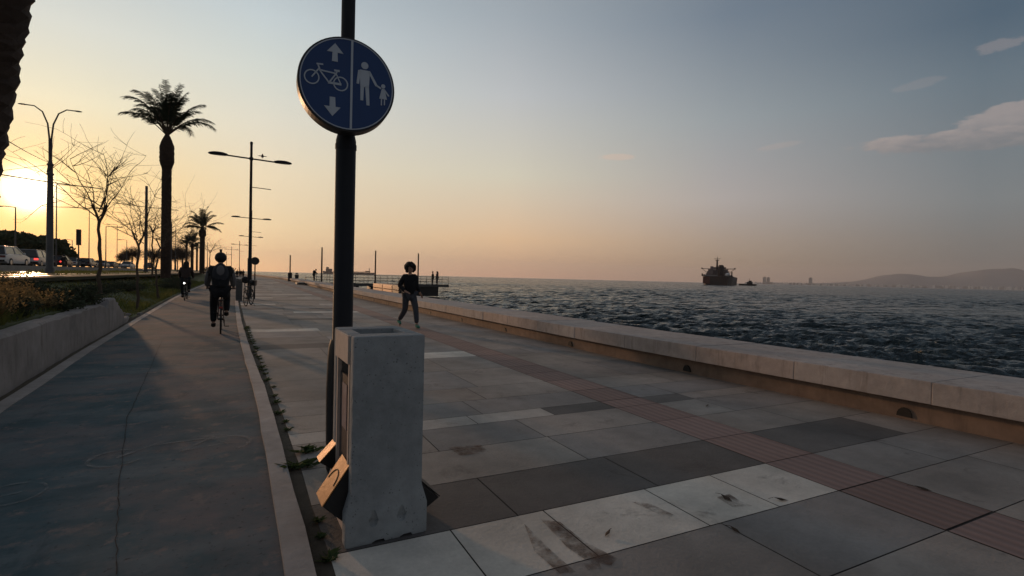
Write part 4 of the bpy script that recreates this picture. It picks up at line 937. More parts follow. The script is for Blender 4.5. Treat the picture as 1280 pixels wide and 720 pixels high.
def pipost(x,Yv,z0,h,r_,label,base=False,grp='slim mooring poles by the pier'):
    p=onY(x,Yv,z0); tt=thing('pole',label,'pole',p,0,grp); b=MB(); b.cyl((0,0,0),(0,0,h),r_,10,r_*.8); b.build('shaft',mat('rusty_pole',(.09,.05,.035),.7,.3,5),tt,smooth=True)
    b=MB()
    if base: b.lathe([(.36,0),(.33,.15),(.30,.2),(.30,1.25),(.26,1.35)],n=10)
    else: b.lathe([(.16,0),(.16,.1),(.12,.14)],n=10)
    b.build('foot',M_metal,tt)
pipost(362.5,88,.0,4.1,.11,'slim pole with a thick dark foot, leftmost of the row by the sea wall',True)
pipost(402,PY-.9,pz,4.1,.10,'slim pole on the pier just left of the sign post')
pipost(469,PY-.9,pz,4.0,.10,'slim pole on the pier between the sign post and the walking woman')
pipost(522.5,PY-.9,pz,3.9,.10,'slim pole on the pier right behind the walking woman')
person('left one of the two dark figures standing at the end of the pier',JS,tuple(onY(541,PY+.2,pz)),R(80),M_blackcloth,M_blackcloth,M_blk,'short','two people on the pier end',hands=False)
person('right one of the two figures at the end of the pier, in a lighter top',JS,tuple(onY(546.5,PY-.3,pz)),R(100),mat('mauve_cloth',(.10,.06,.07),.9,.2,9),M_trouser,M_blk,'long','two people on the pier end',hands=False)
JB=dict(JS); JB.update(chest=(0,.12,1.24),neck=(0,.2,1.40),head=(0,.28,1.52),elR=(.2,.25,1.12),wrR=(.15,.42,1.0))
wx=onY(392.5,74,.465)
person('lone dark figure bending forward on the sea wall left of the sign post',JB,(wx.x,74,.465 if fW(74)-.16<wx.x<fW(74)+1.16 else .30),R(-70),M_blackcloth,M_blackcloth,M_blk,'short',hands=False)
t=thing('bench','small dark bench with end frames beside the lone figure on the sea wall','bench',(onY(387,73,.465).x,73,.465))
b=MB(); b.box((0,0,.34),(1.1,.35,.06)); b.build('seat',M_darkm,t)
for s in (-1,1): MB().box((s*.5,0,.17),(.06,.32,.34)).build('leg',M_darkm,t)
t=thing('bin','small dark litter bin on the sea wall near the pier foot','bin',(onY(371,85,.465).x,85,.465))
b=MB(); b.lathe([(.26,0),(.3,.55),(.24,.6)],n=12); b.build('body',M_darkm,t); b=MB(); b.lathe([(.22,.66),(.3,.7),(.1,.86)],n=12); b.build('lid',M_darkm,t); MB().box((0,0,.6),(.04,.5,.2)).build('bracket',M_darkm,t)
# slatted boxes beyond the wall, glowing in the low sun
def crate(ya,yb,lab,m,x=7.25):
    W=yb-ya-.06; tt=thing('slatted_box',lab,'box',(x+.32,(ya+yb)/2,-.19),R(-90),'slatted boxes beyond the wall')
    for i in range(4): MB().box((0,-.35,.15+i*.245),(W,.04,.20)).build('slat',m,tt,bev=.006)
    for s in (-1,1): MB().box((s*(W/2-.03),0,.5),(.05,.64,1.0)).build('side_panel',m,tt)
    MB().box((0,0,1.01),(W+.05,.75,.04)).build('lid',m,tt)
M_ow=mat('orange_slats',(.50,.21,.08),.5,.35,5,.1,stretch=(1,1,6),spec=.4)
crate(31.5,34.1,'left of the two orange sunlit slatted boxes just beyond the wall',M_ow); crate(29.1,31.4,'right of the two orange sunlit slatted boxes just beyond the wall',M_ow); crate(27.6,29.0,'dark slatted box between the sunlit boxes and the walking woman',M_darkm)
t=thing('landing_stage','low dark landing stage on the water beyond the wall, carrying the slatted boxes','platform',(7.9,31,0)); MB().box((0,0,-.31),(1.8,8,.22)).build('deck',M_darkm,t)
for s in (-1,1):
    for q in (-1,1): MB().cyl((s*.7,q*3.5,-2.2),(s*.7,q*3.5,-.425),.1,8).build('pile',M_darkm,t)
# ------------------------------------------------------------------ ships
def hull(b,L,Bm,zb,zt,bow=.2,stern=.1,n=14,flare=.1):
    "hull along +Y, stern at 0"
    S=[]
    for i in range(n+1):
        u=i/n; y=L*u; w_=Bm/2*(min(1,(u/stern)**.5*.25+.75) if u<stern else 1)*(max(.02,1-((u-(1-bow))/bow)**2.2) if u>1-bow else 1)
        S.append((y,w_,zt+(L*.012*max(0,(u-.85)/.15))))
    k=len(b.v)
    for y,w_,z in S: b.v+=[(-w_,y,z),(-w_*(1-flare),y,zb),(w_*(1-flare),y,zb),(w_,y,z)]
    for i in range(n):
        for q in range(4): b.face((k+4*i+q,k+4*i+(q+1)%4,k+4*i+4+(q+1)%4,k+4*i+4+q))
    b.face((k,k+1,k+2,k+3)); q=k+4*n; b.face((q,q+3,q+2,q+1))
sp=px(895.5,356,560); hd=math.atan2(sp.x,sp.y)
t=thing('cargo_ship','big dark bulk carrier seen from astern, anchored on the open sea','ship',(sp.x,sp.y,-1.2),-hd-R(4))
M_hull=mat('dark_hull',(.030,.018,.018),.6,.4,.15,0); M_sup=mat('ship_white',(.30,.27,.26),.6,.15,.2)
b=MB(); hull(b,185,31,-3,9.8,flare=.06); b.build('hull',M_hull,t)
MB().box((-10.5,-.3,5.3),(7,.5,7.6)).build('lit_stern_patch',mat('lit_red_hull',(.11,.035,.025),.7,.4,.2),t)  # sunlight on the left of the stern, painted as a red-brown slab
b=MB(); b.box((0,22,10.3),(30,24,1.2)); b.build('deck_house',M_sup,t)
ho=thing('superstructure',None,None,(0,18,0)); ho.parent=t; ho.scale=(1,1,.74)
M_sup2=mat('ship_grey',(.20,.155,.15),.7,.3,.2)
for i,(ww,dd) in enumerate(((26,14),(24,13),(22,12),(20,11))): MB().box((0,0,13.4+i*2.9),(ww,dd,2.6)).build('deck_level',M_sup2,ho); MB().box((0,0,14.85+i*2.9),(ww+1.4,dd+1.6,.25)).build('deck_slab',M_sup2,ho)
for lv in range(4):
    for k in range(6): MB().box((-7.5+k*3,-7.06+lv*.5,13.7+lv*2.9),(1.1,.15,.9)).build('window',M_glass,ho)
MB().box((0,2,24.6),(36,6,.7)).build('bridge_wing',M_sup2,ho)
MB().box((0,1,26.0),(16,8,2.2)).build('wheelhouse',M_sup2,ho)
for s in (-1,1): MB().box((s*17,2,25.4),(1.6,4,1.3)).build('wing_cab',M_sup2,ho); b=MB(); b.tube([(s*17,2,24.4),(s*10,2,17)],.3,6); b.build('strut',M_sup2,ho)
MB().lathe([(3.2,14),(3.0,28),(2.2,30)],c=(3.5,-8,0),n=12).build('funnel',M_hull,ho)
MB().box((-6,-7,22),(3,3,12)).build('stair_tower',M_sup2,ho)
b=MB(); b.cyl((-1,-3,14),(-1,-3,37),1.5,8,.8); b.cyl((-1,-3,37),(-1,-3,43),.35,6,.2); b.box((-1,-3,39.6),(7,.5,.5)); b.box((-1,-3,37.4),(4,1,1)); b.cyl((3,-3,27),(8,-3,24),.4,6); b.build('mast',M_hull,ho)
b=MB(); b.tube([(12.5,-9,12.5),(12.5,-9,16),(10.5,-9,18.5)],.4,6); b.build('davit',M_hull,ho)
b=MB(); b.ball((10.5,-10,15.8),(2.6,1.9,2.6),10,8); b.build('lifeboat',mat('lifeboat_white',(.75,.70,.66),.5,.1,.5),ho,smooth=True)
b=MB(); b.ball((-13.5,-10,14.8),(1.6,1.6,1.4),10,8); b.build('lifeboat',M_sup,ho,smooth=True)
MB().box((15.0,2,12.0),(1,6,5.5)).build('bulwark',M_hull,t); MB().box((-15.0,2,11.0),(1,5,3)).build('bulwark',M_hull,t)
for k in range(4):
    b=MB(); b.cyl((0,52+k*30,9),(0,52+k*30,17),1.1,8); b.tube([(0,52+k*30,16),(6,60+k*30,15)],.4,6); b.build('deck_crane',M_hull,t)
p=px(924,354.5,640); t=thing('tug_boat','small dark tug low on the water just right of the big ship','boat',(p.x,p.y,-1.2),-math.atan2(p.x,p.y)+R(-78))
b=MB(); hull(b,20,6,-1,2.0); b.build('hull',M_hull,t); MB().box((0,12,3.2),(4.2,6,2.6)).build('cabin',M_hull,t,bev=.2); MB().box((0,12.6,5.3),(3,3,1.7)).build('wheelhouse',M_hull,t); MB().cyl((0,12,6),(0,12,9),.2,6).build('mast',M_hull,t)
p=px(468,341.5,2000); p0=px(403,340,2000); t=thing('cargo_ship','long low hazy ship on the horizon behind the sign post','ship',(p.x,p.y,-1.2),-R(90)+math.atan2(p.y-p0.y,p.x-p0.x)+PI)
M_hull2=mat('hazy_hull',(.16,.12,.11),.7,.2,.1)  # distance haze put into the hull colour by lightening it
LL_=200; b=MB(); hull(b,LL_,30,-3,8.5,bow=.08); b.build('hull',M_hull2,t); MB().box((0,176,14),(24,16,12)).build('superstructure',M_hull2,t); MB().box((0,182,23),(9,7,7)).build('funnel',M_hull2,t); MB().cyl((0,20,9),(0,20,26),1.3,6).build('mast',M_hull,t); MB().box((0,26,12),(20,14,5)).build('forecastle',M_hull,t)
for k in range(6): MB().box((0,45+k*21,10.3),(18,15,2)).build('hatch',M_hull,t)
# ------------------------------------------------------------------ far shore
M_hill=mat('far_hill',(.19,.185,.20),.95,.3,.002)  # kept pale, with part of the distance haze painted in
def hill():
    # ridge profile in photo pixels above the waterline, built as real ground 9-11 km out
    prof=[(930,0.5),(960,1.5),(1000,2.0),(1040,4),(1065,6),(1085,10),(1105,15),(1135,18),(1160,15),(1180,16),(1200,20),(1230,26),(1262,28),(1290,27),(1330,24),(1400,30),(1500,20),(1600,6)]
    b=MB(); N=120; rows_=[(8200,0),(8700,.10),(9300,.30),(9900,.62),(10400,.9),(10800,1.0),(11600,.6),(12600,-.02)]
    for j,(d,fr) in enumerate(rows_):
        for i in range(N+1):
            x=930+670*i/N; q=interp(prof,x); hgt=(q*0.98/F)*10600*fr; hgt*=1+.14*hn(i*.7+j*1.9,j*2.3+i*.21)*(1 if j not in (5,) else .4)
            yh=331.3+.0247*x
            dd=px(x,yh,d); b.v.append((dd.x,dd.y,max(-1.5,hgt)))
    for j in range(len(rows_)-1):
        for i in range(N): a=j*(N+1)+i; b.face((a,a+1,a+N+2,a+N+1))
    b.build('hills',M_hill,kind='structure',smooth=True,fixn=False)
hill()
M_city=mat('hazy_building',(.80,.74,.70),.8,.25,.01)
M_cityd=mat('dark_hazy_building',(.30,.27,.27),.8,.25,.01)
def block(x,wpx,hpx,d,m,label,grp=None,tower=False):
    p=px(x,331.3+.0247*x,d); s=d/F; b=MB(); b.box((0,0,hpx*s/2),(wpx*s,wpx*s*.7,hpx*s)); b.box((0,0,hpx*s+hpx*s*.04),(wpx*s*.5,wpx*s*.4,hpx*s*.08))
    return b.build('tower_block' if tower else 'apartment_block',m,loc=(p.x,p.y,-1.0),rz=-math.atan2(p.x,p.y),label=label,cat='building',group=grp,fixn=False)
block(955.5,4,8.5,8000,M_cityd,'left one of the twin hazy towers on the far shore',tower=True); block(960.2,3.6,8.3,8000,M_cityd,'right one of the twin hazy towers on the far shore',tower=True)
block(1013,4,9,8000,M_cityd,'single hazy tower rising from the far shoreline between the twin towers and the hills',tower=True)
bl=None
for i in range(250):
    x=rnd.uniform(930,1278); 
    q=min(1,max(0,(x-1040)/150)); d=7900+rnd.random()*450
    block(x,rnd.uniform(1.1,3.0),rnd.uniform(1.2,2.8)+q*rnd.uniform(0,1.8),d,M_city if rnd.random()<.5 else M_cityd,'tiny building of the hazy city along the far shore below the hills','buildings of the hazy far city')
# ------------------------------------------------------------------ tram tracks, road, kerbs
def tstrip(name,x0_,x1_,z0_,z1_,m,y0,y1):
    b=MB(); ys_=frange(y0,y1,3)
    fx=lambda y:min(0,(fL(y)-fL(60))) if y>60 else 0
    for y in ys_: b.v+=[(x0_+fx(y),y,z1_),(x1_+fx(y),y,z1_),(x0_+fx(y),y,z0_),(x1_+fx(y),y,z0_)]
    for i in range(len(ys_)-1): q=4*i; b.face((q,q+1,q+5,q+4)); b.face((q+2,q,q+4,q+6)); b.face((q+1,q+3,q+7,q+5))
    return b.build(name,m,kind='structure',fixn=False)
M_rail=mat('tram_rail',(.55,.50,.44),.30,.15,3,0,metal=.9)
for x in (-6.7,-8.15,-10.4,-11.85): tstrip('tram_rail',x-.045,x+.045,.9,1.075,M_rail,4,330)
tstrip('tram_bed',-12.4,-6.2,.9,1.035,mat('tram_bed_turf',(.035,.035,.016),.95,.5,1.5,.4),4,330)
tstrip('kerb',-13.35,-13.15,.9,1.42,mat('kerb_stone',(.26,.24,.22),.8,.2,4),4,330)
tstrip('road',-26,-13.35,.9,1.33,M_road,-20,340)
tstrip('kerb',-26.2,-26,.9,1.45,MATS['kerb_stone'],-20,340)
for k in range(30): 
    b=MB(); b.box((0,0,0),(.12,2.5,.004)); b.build('lane_dash',M_paint,loc=(-17.9,10+k*7,1.336),kind='structure')
    
# ------------------------------------------------------------------ cars
def make_car(bodym,kind='sedan',lit=False):
    t=thing('car','','car',(0,0,0))
    L,W=4.4,1.76; 
    low=[(-2.2,.35),(-2.22,.55),(-2.15,.86),(-1.6,.95),(1.1,.95),(1.9,.80),(2.18,.62),(2.2,.35),(1.9,.22),(-1.9,.22)]
    b=MB(); b.prism(low,-W/2,W/2,axis='x'); bd=b.build('body',bodym,t,bev=.07,smooth=True)
    if kind=='sedan': cab=[(-1.75,.93),(-1.15,1.38),(.15,1.42),(1.05,.94)]
    elif kind=='hatch': cab=[(-2.1,.93),(-1.85,1.45),(.25,1.50),(1.15,.94)]
    else: cab=[(-2.12,.93),(-2.0,1.62),(.5,1.62),(1.3,.94)]
    b=MB(); k=0
    for x,s in ((-1,1),(1,1)):
        for (y,z) in cab: b.v.append((x*(W/2-.06-(z-.93)*.28),y,z))
    n=len(cab); b.face(tuple(range(n))); b.face(tuple(range(n,2*n))[::-1])
    for q in range(n): b.face((q,n+q,n+(q+1)%n,(q+1)%n))
    b.build('window',M_glass,t,bev=.03)
    rz=max(z for _,z in cab); rr=[y for y,z in cab if z>rz-.08]
    b=MB(); b.box((0,(min(rr)+max(rr))/2,rz+.012),(W-.12-(rz-.93)*.5,max(rr)-min(rr)+.12,.05)); b.build('roof',bodym,t,bev=.02)
    b=MB()
    for s in (-1,1):
        a=cab[0]; c=cab[1]; f_=lambda z:s*(W/2-.05-(z-.93)*.28)
        b.tube([(f_(a[1]),a[0],a[1]),(f_(c[1]),c[0],c[1])],.035,6); a=cab[-1]; c=cab[-2]; b.tube([(f_(a[1]),a[0],a[1]),(f_(c[1]),c[0],c[1])],.03,6); b.tube([(f_(.95),-.45,.95),(f_(rz),-.45,rz)],.03,6)
    b.build('pillars',bodym,t)
    for x in (-1,1):
        for y in (-1.38,1.38):
            wv=thing('wheel',None,None,(x*.80,y,.32)); wv.parent=t
            MB().tube([(-.10,0,0),(.10,0,0)],[.32,.32],20).build('tyre',M_blk,wv,bev=.02); MB().tube([(x*.09,0,0),(x*.112,0,0)],[.2,.17],14).build('rim',M_steel,wv)
        MB().box((x*.68,-2.2,.74),(.30,.06,.16)).build('tail_light',M_tail if lit else M_dim,t,bev=.01)
        MB().box((x*.66,2.16,.66),(.34,.08,.14)).build('headlight',M_steel,t,bev=.01)
    MB().box((0,-2.225,.70),(.5,.02,.12)).build('number_plate',M_white,t); MB().box((0,-2.2,.42),(1.6,.08,.14)).build('bumper',M_blk,t,bev=.02)
    for x in (-1,1): MB().ball((x*.97,.75,1.0),(.09,.06,.07),8,6).build('mirror',bodym,t)
    return t
M_dim=mat('unlit_tail_lamp',(.12,.012,.01),.3,.1,3)
M_tail=emit('tail_lamp',(1.0,.05,.04),2.2)
P_w=mat('car_white',(.62,.60,.58),.3,.04,2,spec=.6); P_s=mat('car_silver',(.30,.31,.33),.3,.04,2,metal=.5); P_k=mat('car_black',(.015,.015,.018),.25,.1,2,spec=.6); P_r=mat('car_dark_red',(.07,.015,.013),.3,.1,2)
CR=[(5,40,P_w,'hatch','white hatchback cut by the left photo edge'),(21,52,P_s,'sedan','dark silver saloon left of the estate car, partly hidden'),(43,50,P_s,'van','silver estate car with lit red tail lamps left of the tram pole'),(75,66,P_r,'hatch','dark red car with a lit tail lamp just right of the tram pole'),(91,76,P_s,'sedan','grey car between the dark red car and the black car'),
(109,78,P_k,'hatch','black car left of the first bare tree trunk'),(127,92,P_s,'sedan','silver car behind the first bare tree trunk'),(139,104,P_k,'sedan','small dark car right of the first bare tree trunk'),(160,100,P_w,'sedan','white car between the two bare tree trunks'),(150,140,P_s,'hatch','tiny far car between the two bare tree trunks'),(186,120,P_k,'van','tiny dark van right of the second bare tree trunk')]
proto={}
for x,Yv,m_,k_,l in CR:
    p=onY(x,Yv*1.34,1.334)
    t=make_car(m_,k_,'lit' in l); t.location=p; t['label']=l; t['group']='cars queuing on the road'; t.rotation_euler.z=R(rnd.uniform(-2,2))
# motor scooter rider next to the red car
ms=onY(80.5,84,1.334); t=thing('scooter','dark motor scooter beside the dark red car','scooter',ms)
for y in (-.6,.6): MB().ring((0,y,.25),(1,0,0),.2,.06,16,6).build('wheel',M_blk,t)
MB().box((0,-.35,.62),(.3,.8,.3)).build('body',M_darkm,t,bev=.06); b=MB(); b.tube([(0,.6,.3),(0,.42,1.0)],.04,6); b.tube([(-.3,.38,1.02),(.3,.38,1.02)],.02,6); b.build('handlebar',M_darkm,t); MB().box((0,.35,.6),(.36,.06,.5)).build('leg_shield',P_r,t,bev=.02)
JM=dict(JC); JM={k:(v[0],v[1]*.8-.4,v[2]-.22) for k,v in JC.items()}; JM['knL']=(-.18,.0,.62); JM['knR']=(.18,.0,.62); JM['anL']=(-.16,-.05,.30); JM['anR']=(.16,-.05,.30); JM['toL']=(-.16,.12,.27); JM['toR']=(.16,.12,.27)
person('dark helmeted rider sitting on the motor scooter in the road',JM,ms,0,M_blackcloth,M_blackcloth,M_blk,'short',hands=False,extra=lambda t,K,Mx:MB().ball(Mx@Vector((0,0,.03)),(.13,.15,.14),12,8).build('helmet',M_blk,t,smooth=True))
# ------------------------------------------------------------------ poles and wires on the tram line
def curved_pole(loc,label,h=8.7,s=1.0,rz=0,grp='tall poles along the tram line'):
    t=thing('tram_pole',label,'pole',loc,rz,grp)
    b=MB(); b.lathe([(.21*s,0),(.21*s,.3),(.17*s,.35),(.145*s,h*.45),(.115*s,h*.68),(.06,h*.72)],n=12); b.build('mast',M_pole,t,smooth=True)
    for q in (-1,1):
        P=[(q*.03,0,h*.68),(q*.045,0,h*.84),(q*.12,0,h*.93),(q*.34,0,h*1.0),(q*.68,0,h*1.03),(q*1.0,0,h*1.03)]
        b=MB(); b.tube(P,[.05,.045,.04,.035,.03,.03],7); b.build('arm',M_pole,t,smooth=True)
        b=MB(); b.ball((q*1.15,0,h*1.03),(.20,.08,.04),10,6); b.build('lamp_head',M_pole,t,smooth=True)
    b=MB(); b.tube([(0,0,h*.675),(0,0,h*.685)],.15,10); b.tube([(0,0,h*.615),(0,0,h*.625)],.16,10); b.build('band',M_pole,t)
    b=MB(); b.tube([(0,0,h*.57),(-2.7,0,h*.60)],.03,6); b.tube([(0,0,h*.68),(-2.0,0,h*.615)],.012,5); b.tube([(0,0,h*.57),(2.2,0,h*.555)],.025,6); b.build('bracket',M_pole,t)
    return t
T1=curved_pole(px(62,340,28.0)-Vector((0,0,0)),'tall tram line pole with two curved lamp arms standing before the low sun')
T1.location.z=1.0; tp=T1.location.copy()
p2=onY(182,60,1.0); t=thing('tram_pole','plain dark tram pole between the second bare tree and the large palm','pole',p2,0,'tall poles along the tram line')
b=MB(); b.lathe([(.2,0),(.2,.3),(.15,.35),(.11,8.3)],n=10); b.build('mast',M_pole,t,smooth=True); b=MB(); b.tube([(0,0,6.3),(-2.6,0,6.5)],.03,6); b.tube([(0,0,6.3),(2.6,0,6.2)],.03,6); b.build('bracket',M_pole,t)
def slim(x,Yv,h,label,arm=None,top=None):
    p=onY(x,Yv,1.2); t=thing('road_lamp' if arm else 'pole',label,'street lamp' if arm else 'pole',p,0,'slim poles along the road')
    b=MB(); b.cyl((0,0,0),(0,0,h),.09,8,.05); b.build('mast',M_pole,t,smooth=True)
    if arm:
        b=MB(); b.tube([(0,0,h-.02),(arm*.6,0,h+.05),(arm,0,h+.02)],.04,6); b.build('arm',M_pole,t); b=MB(); b.ball((arm*1.15,0,h),(.45,.16,.08),10,6); b.build('lamp_head',M_pole,t,smooth=True)
    if top: b=MB(); b.box((0,0,h-.6),(top,.2,1.8)); b.build('sign_board',M_darkm,t,bev=.03)
def hY(x,y_top,Yv): # height above z=1.2 of a pixel on the vertical line
    d=fw+cr*((x-640)/F)+cu*((360-y_top)/F); return H+d.z*Yv/d.y-1.2
for a in ((19,70,hY(19,259,70),'slim road lamp with a left arm near the left photo edge',-1.2),(70,85,hY(75,231,85),'slim road lamp just right of the tram pole, its head high above',2.9),(98,75,hY(98,290,75),'short post with a box shaped sign top between tram pole and bare tree',None,.45),
 (132,105,hY(132,283,105),'slim road lamp right of the first bare tree trunk',1.6),(111,120,hY(111,262,120),'slim road lamp left of the first bare tree trunk',-.5),(90,130,hY(90,300,130),'thin far road lamp left of the box topped post',-1.0),
 (214,95,hY(214,278,95),'thin pole right of the large palm trunk'),(219,130,hY(219,283,130),'farther thin pole right of the large palm trunk'),(158,150,hY(158,300,150),'tiny far pole between the two bare trees',-1.2),(146,165,hY(146,281,165),'thin far road lamp reaching left above the cars',-1.6),(187,160,hY(187,296,160),'tiny far pole just right of the plain tram pole',None),(259,140,hY(259,303,140),'thin pole right of the second palm trunk'),(236,150,hY(236,292,150),'thin pole between the third palm and the large palm')):
    slim(a[0],a[1],a[2],a[3],*(a[4:]))
def wire(a,c,sag,label,r_=.012):
    a=Vector(a); c=Vector(c); P=[a.lerp(c,i/14)-Vector((0,0,sag*4*(i/14)*(1-i/14))) for i in range(15)]
    b=MB(); b.tube(P,r_,4); b.build('overhead_wire',M_pole,label=label,cat='wire',group='overhead wires on the tram line',fixn=False)
q=tp; zt=q.z
wire(q+Vector((0,0,6.0)),px(-30,150,12),.1,'thin wire running up left from the top band of the curved-arm tram pole',.015)
wire(q+Vector((0,0,5.5)),px(-30,178,13),.2,'lower thin wire running up left from the curved-arm tram pole',.010)
wire(q+Vector((-2.4,0,5.2)),p2+Vector((-2.4,0,6.3)),.15,'contact wire between the two tram poles')
wire(q+Vector((2.0,0,5.0)),p2+Vector((2.4,0,6.1)),.15,'contact wire on the sea side of the two tram poles')
# ------------------------------------------------------------------ palms
def frond_geo(b,root,az_,el0,L,droop,n=18,wl=.42,st0=.28):
    d=Vector((math.cos(az_)*math.cos(el0),math.sin(az_)*math.cos(el0),math.sin(el0))); p=Vector(root); P=[p.copy()]
    st=L/n
    for i in range(n):
        d.z-=droop*(.25+1.5*(i/n)**1.3)*(1.6/n); d.normalize(); p=p+d*st; P.append(p.copy())
    b.cur=1; b.tube(P,[.035*(1-.85*i/n)+.004 for i in range(n+1)],4,cap=False); b.cur=0
    for i in range(int(n*st0)+1,n+1):
        t_=(P[i]-P[i-1]).normalized(); side=t_.cross(Vector((0,0,1))); 
        if side.length<.05: side=Vector((-math.sin(az_),math.cos(az_),0))
        side.normalize(); upv=side.cross(t_).normalized(); u=i/n; ll=wl*math.sin(PI*min(1,.10+.78*u))**.55
        for q in range(5):
            bp=P[i-1].lerp(P[i],q/5)
            for s in (-1,1):
                for _ in range(1):
                    dd=(side*s*rnd.uniform(.7,1.0)+t_*rnd.uniform(.55,1.0)+upv*rnd.uniform(-.25,.45)).normalized()*ll*rnd.uniform(.75,1.1); dd.z-=.30*ll
                    v=t_*.012; b.poly([bp-v,bp+v,bp+dd*.6+v*.8-Vector((0,0,.01)),bp+dd-Vector((0,0,.12*ll))])
def crown_mesh(n,L,lean_up=.9,wl=.42,low=-.1):
    b=MB()
    for i in range(n):
        a=i*2.39996+rnd.uniform(-.35,.35); u=(i+.5)/n; e=low+(1.5-low)*(1-u)**.9+rnd.uniform(-.12,.12)
        frond_geo(b,(.06*math.cos(a),.06*math.sin(a),0),a,min(e,1.5),L*rnd.uniform(.85,1.1)*(.66+.34*min(1,max(0,e)/1.4)),rnd.uniform(.8,1.5)*(1.0 if e>.6 else .8),wl=wl)
    return b
def trunk_mesh(r0_,r1,h,lean=(0,0),bulge=None,rough=.06,rings=90,n=20):
    b=MB(); 
    for i in range(rings+1):
        u=i/rings; z=h*u; r_=r0_+(r1-r0_)*u
        if bulge: 
            z0,z1,rb=bulge
            if z>z0: 
                k=(z-z0)/(z1-z0); r_=r_+(rb-r1)*min(1,max(0,min(1,k*5)*(1 if k<.55 else max(0,(1-k)/.45)**.7)))
                if k>.6: r_=max(.05,rb*(1-((k-.6)/.4)**1.3*.9))
        for k in range(n):
            a=2*PI*k/n; st=((i*3+k*5)%7)/7; j=1+rough*(st-.3)+rnd.uniform(-rough,rough)*.5
            b.v.append((lean[0]*z+r_*j*math.cos(a+i*.2),lean[1]*z+r_*j*math.sin(a+i*.2),z+.02*st))
    for i in range(rings):
        for k in range(n): b.face((i*n+k,i*n+(k+1)%n,(i+1)*n+(k+1)%n,(i+1)*n+k))
    b.face(tuple(rings*n+k for k in range(n)))
    return b
def palm(loc,label,th,r_,crownL,nf,bulge,low=.15,lean=(0,0),crown=None,wl=.42,rz=0,rough=.06):
    t=thing('palm_tree',label,'palm tree',loc,rz)
    trunk_mesh(r_*1.1,r_,th,lean,bulge,rough).build('trunk',M_bark,t,fixn=False)
    if crown is None: c=crown_mesh(nf,crownL,wl=wl,low=low).build('crown',[M_frond,M_twig],t,fixn=False)
    else: c=bpy.data.objects.new('crown',crown); COL.objects.link(c); c.parent=t
    c.location=(lean[0]*th,lean[1]*th,th-.15); return t,c
pp=px(207,345,30); h1=hY(207,164,pp.y)+.25
P1,C1=palm((pp.x,pp.y,.9),'large date palm with a bulging trunk head, rising between bare tree and street lamp',h1,.235,3.0,27,(h1-2.15,h1,.36),low=.80,wl=.50)
pp=px(252.5,336,80); h2=hY(253,282,pp.y); 
P2,C2=palm((pp.x,pp.y,.9),'second palm beyond the large one, above the cyclists, with a drooping left frond',h2,.34,3.3,24,(h2-1.5,h2,.5),low=.25,wl=.65)
pp=px(240,336,105); h3=hY(240,302,pp.y)
palm((pp.x,pp.y,.9),'third palm, small and left of the second palm',h3,.26,2.9,20,(h3-1.0,h3,.4),low=.1,wl=.65)
pp=px(233,336,125); h3=hY(234,300,pp.y)
palm((pp.x,pp.y,.9),'small far palm just left of the third palm',h3,.22,2.0,18,(h3-1.0,h3,.3),low=-.2,wl=.5)
pp=px(246,336,150); h3=hY(247,308,pp.y)
palm((pp.x,pp.y,.9),'smallest far palm between the second and third palms',h3,.25,2.2,18,(h3-1.0,h3,.3),low=-.2,wl=.5)
# near palm whose trunk crosses the top left corner
e=px(42,0,6.2); e2=px(-35,400,6.2); lean=((e.x-e2.x)/(e.z-e2.z),(e.y-e2.y)/(e.z-e2.z)-.02)
palm((e2.x-.52,e2.y,.55),'rough thick leaning palm trunk close by at the top left corner',9.5,.44,3.6,34,(7.5,9.5,.5),low=.4,lean=(lean[0]*1.05,lean[1]),rough=.085)
# ------------------------------------------------------------------ bare trees
def bare_tree(loc,label,fork,seed,spread,rise,r_=.055,wob=.03,n1=7,name='bare_tree',depth=2,curve=0,grp='leafless young trees on the bank',tilt=0):
    rr=random.Random(seed); t=thing(name,label,'tree',loc,0,grp)
    b=MB(); P=[Vector((0,0,0))]; n=10
    for i in range(1,n+1): P.append(Vector((rr.uniform(-wob,wob)+curve*math.sin(PI*i/n),rr.uniform(-wob,wob),fork*i/n)))
    rad=[r_*(1.15-.45*i/n)*(1+rr.uniform(-.1,.15)) for i in range(n+1)]; b.tube(P,rad,8); top=P[-1]
    for k in range(2):   # short stub fork
        s=(-1)**k; b.tube([top-Vector((0,0,.05)),top+Vector((s*.10,rr.uniform(-.1,.1),.22)),top+Vector((s*.17,rr.uniform(-.1,.1),.42))],[r_*.7,r_*.6,r_*.65],7)
    b.build('trunk',M_twig,t,smooth=True)
    b=MB()
    def branch(p,d,L,r0_,lv):
        n=7; Q=[p.copy()]; d=d.normalized()
        for i in range(n):
            d=(d+Vector((rr.uniform(-.15,.15),rr.uniform(-.15,.15),rr.uniform(-.10,.12)))).normalized(); p=p+d*L/n; Q.append(p.copy())
        b.tube(Q,[max(.0032,r0_*(1-.75*i/n)) for i in range(n+1)],5 if lv<2 else 3,cap=False)
        if lv<depth:
            for q in range(rr.randint(5,7) if lv==0 else rr.randint(2,3)):
                i=rr.randint(2,n); dd=(Q[i]-Q[i-1]).normalized(); sd=Vector((rr.uniform(-1.2,1.2),rr.uniform(-.7,.7),rr.uniform(-.3,.55))); branch(Q[i],dd*.6+sd.normalized()*.8,L*rr.uniform(.4,.8),r0_*.55,lv+1)
    for k in range(n1):
        a=2*PI*k/n1+rr.uniform(-.3,.3); s=(-1)**k; root=top+Vector((s*rr.uniform(.02,.16),0,rr.uniform(.0,.40)))
        e_=rr.uniform(.0,1.0) if k else 1.2
        branch(root,Vector((math.cos(a)*math.cos(e_)+tilt,math.sin(a)*math.cos(e_)*.8,math.sin(e_)*rise)),spread*rr.uniform(.6,1.05),r_*.34,0)
    b.build('crown',M_twig,t,fixn=False); return t
